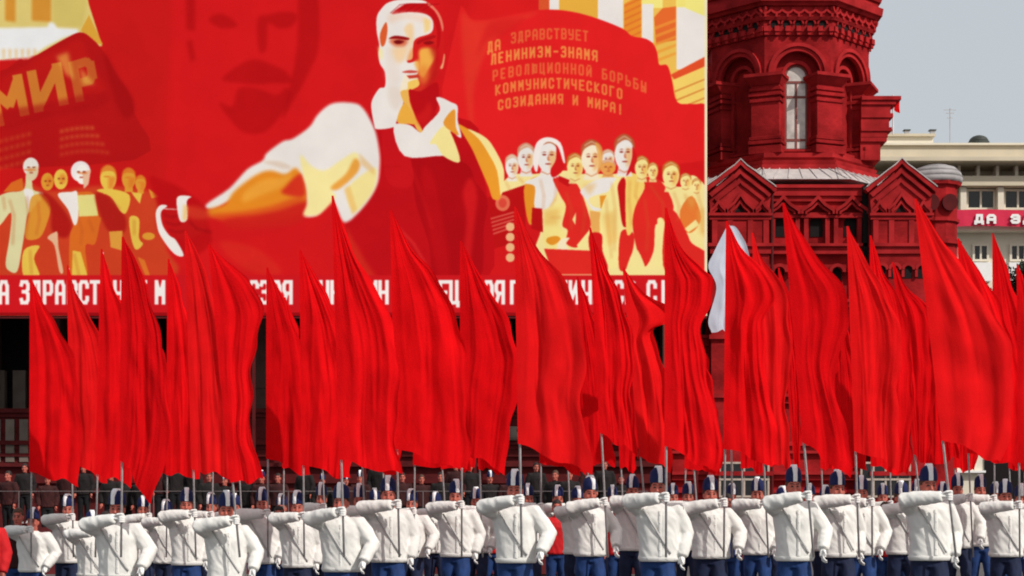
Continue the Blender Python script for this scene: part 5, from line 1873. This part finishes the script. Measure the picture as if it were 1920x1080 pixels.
# cap x, cap top y, distance, pole tip, row where the hoist ends, free edge, phrase, options
BEARERS = [
    (62, 950, 26.5, (60, 522), 885, [(84, 572), (130, 650), (144, 760), (142, 912)], 'outermost flag beside the black opening', {}),
    (128, 925, 28.0, (129, 500), 868, [(150, 560), (190, 640), (200, 740), (196, 905)], 'flag crossing the first slogan letters', {}),
    (172, 955, 25.0, (193, 470), 888, [(212, 530), (242, 590), (256, 680), (250, 800), (240, 912)], 'flag cutting the slogan letter after CT', {}),
    (220, 915, 21.0, (233, 448), 862, [(262, 500), (290, 582), (306, 690), (312, 800), (302, 880), (278, 946)], 'flag whose bottom corner hangs lowest of all', {}),
    (312, 935, 29.0, (318, 488), 890, [(345, 560), (362, 680), (368, 800), (366, 895)], 'narrow flag just past the lone M of the slogan', {}),
    (350, 913, 25.5, (350, 436), 880, [(384, 500), (404, 572), (418, 690), (428, 800), (432, 900)], 'flag hanging below the painted fist', {}),
    (424, 918, 20.6, (395, 462), 905, [(440, 502), (470, 532), (494, 580), (479, 640), (466, 690), (472, 750), (465, 820), (482, 862), (490, 900)], 'wavy-edged flag under the painted forearm', {}),
    (492, 912, 26.0, (503, 505), 860, [(530, 555), (562, 640), (578, 760), (576, 895)], 'flag starting at the slogan letters below the forearm', {}),
    (558, 918, 25.0, (565, 472), 872, [(600, 530), (634, 592), (652, 690), (656, 800), (650, 900)], 'flag between the painted forearm and the sleeve', {}),
    (603, 903, 29.0, (592, 540), 880, [(620, 600), (650, 680), (660, 780), (655, 890)], 'hidden flag near the painted sleeve', {}),
    (640, 903, 21.0, (626, 371), 862, [(646, 430), (690, 520), (728, 602), (738, 700), (734, 800), (742, 892)], 'flag whose tip touches the painted white sleeve', {}),
    (674, 905, 25.5, (660, 470), 872, [(704, 560), (742, 640), (750, 760), (744, 895)], 'flag behind the painted sleeve one', {'m': 'flag_b'}),
    (728, 890, 22.0, (735, 398), 842, [(776, 470), (816, 520), (850, 592), (862, 700), (868, 800), (866, 885)], 'flag rising up the strap of the painted apron', {}),
    (772, 915, 27.0, (782, 490), 872, [(812, 545), (846, 620), (866, 720), (870, 880)], 'flag behind the one on the apron strap', {'m': 'flag_b'}),
    (817, 920, 29.5, (806, 545), 880, [(832, 590), (858, 660), (880, 760), (885, 880)], 'half-hidden flag below the painted apron hem', {}),
    (855, 897, 24.0, (866, 455), 845, [(905, 522), (946, 595), (965, 662), (960, 722), (955, 772), (943, 850), (936, 888)], 'flag with a black gap along its edge', {}),
    (893, 912, 28.0, (890, 560), 880, [(915, 620), (930, 700), (940, 800), (930, 885)], 'flag showing only its hem beside the black gap', {'m': 'flag_b'}),
    (966, 878, 20.0, (968, 392), 832, [(1000, 452), (1054, 525), (1082, 602), (1083, 700), (1078, 765), (1092, 830), (1096, 892)], 'tall flag beside the painted medals', {}),
    (990, 905, 27.5, (1012, 520), 868, [(1040, 590), (1075, 660), (1085, 780), (1080, 890)], 'flag hidden behind the tall one at the medals', {'m': 'flag_b'}),
    (1083, 910, 27.0, (1084, 522), 868, [(1108, 575), (1132, 650), (1142, 740), (1146, 872)], 'short flag below the scarfed woman', {}),
    (1106, 890, 23.5, (1108, 430), 812, [(1136, 502), (1160, 548), (1176, 606), (1183, 690), (1178, 760), (1192, 858)], 'flag crossing the two painted men with papers', {}),
    (1186, 888, 26.0, (1170, 505), 856, [(1206, 548), (1254, 576), (1258, 602), (1224, 618), (1234, 662), (1246, 730), (1254, 800), (1250, 884)], 'flag flying back behind its taller neighbour', {'amp': .16}),
    (1234, 872, 20.0, (1250, 394), 836, [(1276, 462), (1316, 506), (1338, 526), (1331, 570), (1309, 615), (1318, 690), (1335, 780), (1346, 870), (1340, 890)], 'tall flag over the mural edge', {}),
    (1290, 902, 28.0, (1276, 560), 880, [(1300, 620), (1326, 700), (1340, 800), (1345, 885)], 'flag nearly hidden behind the one at the mural edge', {'m': 'flag_b'}),
    (1332, 890, 22.5, (1364, 418), 842, [(1396, 474), (1440, 520), (1450, 562), (1426, 610), (1430, 700), (1444, 800), (1450, 876)], 'flag in front of the pale blue one', {'amp': .14}),
    (1420, 893, 24.5, (1412, 440), 868, [(1432, 492), (1470, 545), (1478, 640), (1470, 760), (1478, 880)], 'flag between the pale one and the brick gable', {}),
    (1467, 910, 28.0, (1461, 505), 872, [(1482, 560), (1492, 640), (1500, 760), (1496, 882)], 'thin flag behind the broad one below the gablets', {'m': 'flag_b'}),
    (1488, 870, 20.0, (1470, 385), 830, [(1526, 476), (1582, 545), (1585, 600), (1568, 655), (1557, 706), (1572, 780), (1588, 870), (1586, 900)], 'broadest flag below the tower window', {}),
    (1548, 908, 28.5, (1566, 560), 880, [(1590, 620), (1610, 720), (1620, 880)], 'flag glimpsed behind the broadest one', {'m': 'flag_b'}),
    (1570, 879, 22.0, (1590, 428), 846, [(1626, 496), (1664, 560), (1682, 640), (1674, 760), (1680, 880)], 'flag beside the dark downpipe recess', {}),
    (1615, 890, 24.0, (1633, 445), 874, [(1656, 512), (1690, 572), (1702, 680), (1700, 800), (1692, 892)], 'flag pointed at the foot of the downpipe recess', {}),
    (1690, 900, 25.5, (1675, 495), 852, [(1705, 545), (1744, 588), (1747, 680), (1742, 800), (1736, 884)], 'short flag below the gabled brick bay', {'m': 'flag_b'}),
    (1720, 897, 28.0, (1738, 560), 872, [(1760, 620), (1780, 720), (1790, 860)], 'flag concealed behind the tallest one', {'m': 'flag_b'}),
    (1741, 868, 20.0, (1717, 377), 826, [(1770, 456), (1826, 536), (1870, 620), (1886, 720), (1882, 800), (1866, 868)], 'tallest flag by the round turret roundels', {}),
    (1795, 885, 27.0, (1797, 450), 850, [(1830, 500), (1864, 558), (1892, 640), (1902, 760), (1890, 872)], 'flag below the crimson slogan sign', {}),
    (1838, 888, 28.5, (1862, 440), 868, [(1890, 512), (1926, 602), (1962, 700), (1966, 800), (1940, 880)], 'slender flag in front of the cream windows', {}),
    (1885, 897, 24.0, (1908, 500), 868, [(1936, 560), (1970, 640), (1984, 740), (1976, 880)], 'flag cut by the picture edge under the dark tree', {'m': 'flag_b'}),
    (1914, 905, 26.0, (1946, 470), 880, [(1976, 540), (2010, 640), (2020, 760), (2010, 890)], 'flag outside the picture edge', {}),
    (268, 928, 31, (276, 575), 878, [(298, 630), (314, 695), (322, 785), (316, 886)], 'back-row flag seen past the lone slogan M', {'m': 'flag'}),
    (396, 922, 30, (404, 560), 878, [(426, 615), (442, 680), (450, 770), (444, 886)], 'back-row flag under the painted cuff of the fist', {'m': 'flag_b'}),
    (440, 924, 31, (432, 585), 878, [(446, 640), (458, 705), (462, 795), (458, 886)], 'back-row flag beside the wavy-edged one', {'m': 'flag'}),
    (528, 924, 31, (536, 560), 878, [(558, 615), (574, 680), (582, 770), (576, 886)], 'back-row flag under the painted forearm shadow', {'m': 'flag_b'}),
    (702, 914, 31, (708, 555), 878, [(730, 610), (746, 675), (754, 765), (748, 886)], 'back-row flag left of the apron strap', {'m': 'flag'}),
    (1046, 908, 30, (1052, 570), 878, [(1074, 625), (1090, 690), (1098, 780), (1092, 886)], 'back-row flag right of the painted medals', {'m': 'flag'}),
    (1148, 908, 31, (1150, 575), 878, [(1172, 630), (1188, 695), (1196, 785), (1190, 886)], 'back-row flag below the man with papers', {'m': 'flag_b'}),
    (1262, 905, 31.5, (1292, 585), 878, [(1314, 640), (1330, 705), (1338, 795), (1332, 886)], 'back-row flag under the mural corner', {'m': 'flag'}),
    (1372, 905, 31, (1388, 560), 878, [(1410, 615), (1426, 680), (1434, 770), (1428, 886)], 'back-row flag behind the pale blue one', {'m': 'flag_b'}),
    (1518, 905, 31, (1530, 575), 878, [(1552, 630), (1568, 695), (1576, 785), (1570, 886)], 'back-row flag below the middle gablet', {'m': 'flag'}),
    (1655, 905, 31, (1660, 580), 878, [(1682, 635), (1698, 700), (1706, 790), (1700, 886)], 'back-row flag under the gabled brick bay', {'m': 'flag_b'}),
    (1768, 902, 31, (1786, 560), 878, [(1808, 615), (1824, 680), (1832, 770), (1826, 886)], 'back-row flag under the round turret', {'m': 'flag'}),
    (1866, 902, 31.5, (1880, 585), 878, [(1902, 640), (1918, 705), (1926, 795), (1920, 886)], 'back-row flag under the cream balcony', {'m': 'flag_b'}),
]




# ------------------------------------------------------------------ the low stand behind the parade and the people on it
def build_stand():
    Y = 45.0
    x0, x1 = X(-220, Y), X(1215, Y)
    pz = 1.0
    root = thing('viewing_stand', 'low maroon viewing stand with a thin steel rail behind the marchers', 'stand', (x0, Y, 0))
    part('platform', MB().box(x0, x1, Y + .05, Y + 4, pz - .12, pz), M['stand'], root)
    n = 17
    for i in range(n):
        a, b = x0 + (x1 - x0) * i / n, x0 + (x1 - x0) * (i + 1) / n
        part('board', MB().box(a + .015, b - .015, Y, Y + .05, .05, pz + .25), M['stand'], root)
    part('rail', MB().tube([(x0, Y + .1, Z(921, Y)), (x1, Y + .1, Z(921, Y))], .009, 6), M['rail'], root)
    for i in range(0, n + 1, 3):
        x = x0 + (x1 - x0) * i / n
        part('post', MB().tube([(x, Y + .1, pz), (x, Y + .1, Z(921.5, Y))], .011, 6), M['rail'], root)
    part('step', MB().box(x0, x1, Y + 1.9, Y + 4, pz + .002, pz + .35), M['stand'], root)
    used = set()
    rng = random.Random(11)
    px = -60
    while px < 1190:
        back = rng.random() < .35
        d = Y + (2.5 if back else rng.uniform(.7, 1.3))
        zf = pz + (.35 if back else 0)
        h = rng.uniform(1.62, 1.80)
        py = HZ - (zf + h - CAMZ) * F / d
        cp = rng.random() < .38
        coat = 'coat' if rng.random() < .72 else 'coat_maroon'
        nb = min(BEARERS, key=lambda q: abs(q[0] - px))
        side = 'behind' if abs(nb[0] - px) < 12 else 'beside'
        lb = '%s-coated%s spectator %s the %s' % ('black' if coat == 'coat' else 'maroon', ' capped' if cp else '', side, nb[6])
        if lb in used:
            lb = 'another ' + lb
        used.add(lb)
        bystander(px, py, d, zf, coat, rng.randrange(2), lb, 'spectators on the stand', cp, rng.uniform(-.4, .4), 'trouser_black')
        px += rng.uniform(26, 52)


build_stand()

# ------------------------------------------------------------------ marchers in red and blue glimpsed between the white jackets
for px, py, d, top, hr, lb in (
        (-28, 945, 23.0, 'red_top', 0, 'marcher in a red jersey and blue trousers at the photo edge, nothing in hand'),
        (34, 952, 27.0, 'coat_maroon', 1, 'marcher in dark maroon just behind the outermost white jacket'),
        (198, 958, 29.5, 'red_top', 0, 'dark-haired marcher in red between the two lowest white jackets'),
        (523, 948, 29.0, 'red_top', 0, 'marcher in red glimpsed beside the short white jacket under the mural fist'),
        (925, 938, 30.0, 'red_top', 1, 'marcher in red seen past the tall bearer under the medals on the mural'),
        (1044, 936, 29.0, 'red_top', 0, 'marcher in red showing widest between two white jackets below the scarfed woman'),
        (1158, 944, 30.0, 'red_top', 1, 'marcher in red seen as a sliver under the small half-hidden flag'),
        (1388, 938, 29.0, 'red_top', 0, 'marcher in red and bright blue below the pale flag'),
        (1660, 940, 28.0, 'red_top', 1, 'marcher in red between white jackets below the gabled brick bay'),
        (1700, 946, 30.0, 'blue_top', 0, 'marcher in a blue jersey almost hidden below the gabled brick bay')):
    bystander(px, py, d, gz(X(px, d), d), top, hr, lb, 'marchers in red jerseys', False, 0.0, 'trouser')

# ------------------------------------------------------------------ flag bearers and their flags
rng = random.Random(21)
for i, (px, py, d, tip, bl, fly, phrase, op) in enumerate(BEARERS):
    pose = ('flag', 'flag_high', 'flag', 'flag_low', 'flag', 'flag_high', 'flag_low')[i % 7]
    yaw = rng.uniform(-.16, .26)
    tr = 'trouser' if (i % 5 in (0, 2)) else 'trouser_dark'
    r = athlete(i, px, py, d, 'white-jacketed bearer of the ' + phrase, pose, yaw, tr, i, i)
    h = Vector(POSES[pose]['rh']) + Vector((.008, 0, 0))
    w = Matrix.Rotation(yaw, 3, 'Z') @ Vector((h.x * r.scale.x, h.y * r.scale.y, h.z * r.scale.z)) + r.location
    d2 = w.y
    hb = (960 + w.x / d2 * F, HZ - (w.z - CAMZ) / d2 * F)
    flag('red ' + phrase, tip, hb, bl, fly, d2, op.get('m', ('flag', 'flag_c', 'flag', 'flag_b')[i % 4] if 'm' not in op else 'flag'), i, op.get('amp', .085))

# pale blue and white flag behind, on its own pole
flag('pale blue-white flag hanging behind a red one at the mural edge', (1366, 424), (1372, 900), 640,
     [(1380, 428), (1402, 468), (1404, 520), (1396, 570), (1386, 622)], 25.2, 'flag_pale', 77, .06,
     left=[(1366, 424), (1340, 476), (1331, 502), (1346, 540), (1331, 600), (1337, 624)], group='pale flags')
x_ = X(1372, 25.5)
bystander(1364, 925, 25.6, gz(x_, 25.6), 'blue_top', 0, 'marcher in blue hidden behind others, holding the pale flag', 'pale flag carriers', False, 0.0, 'trouser')
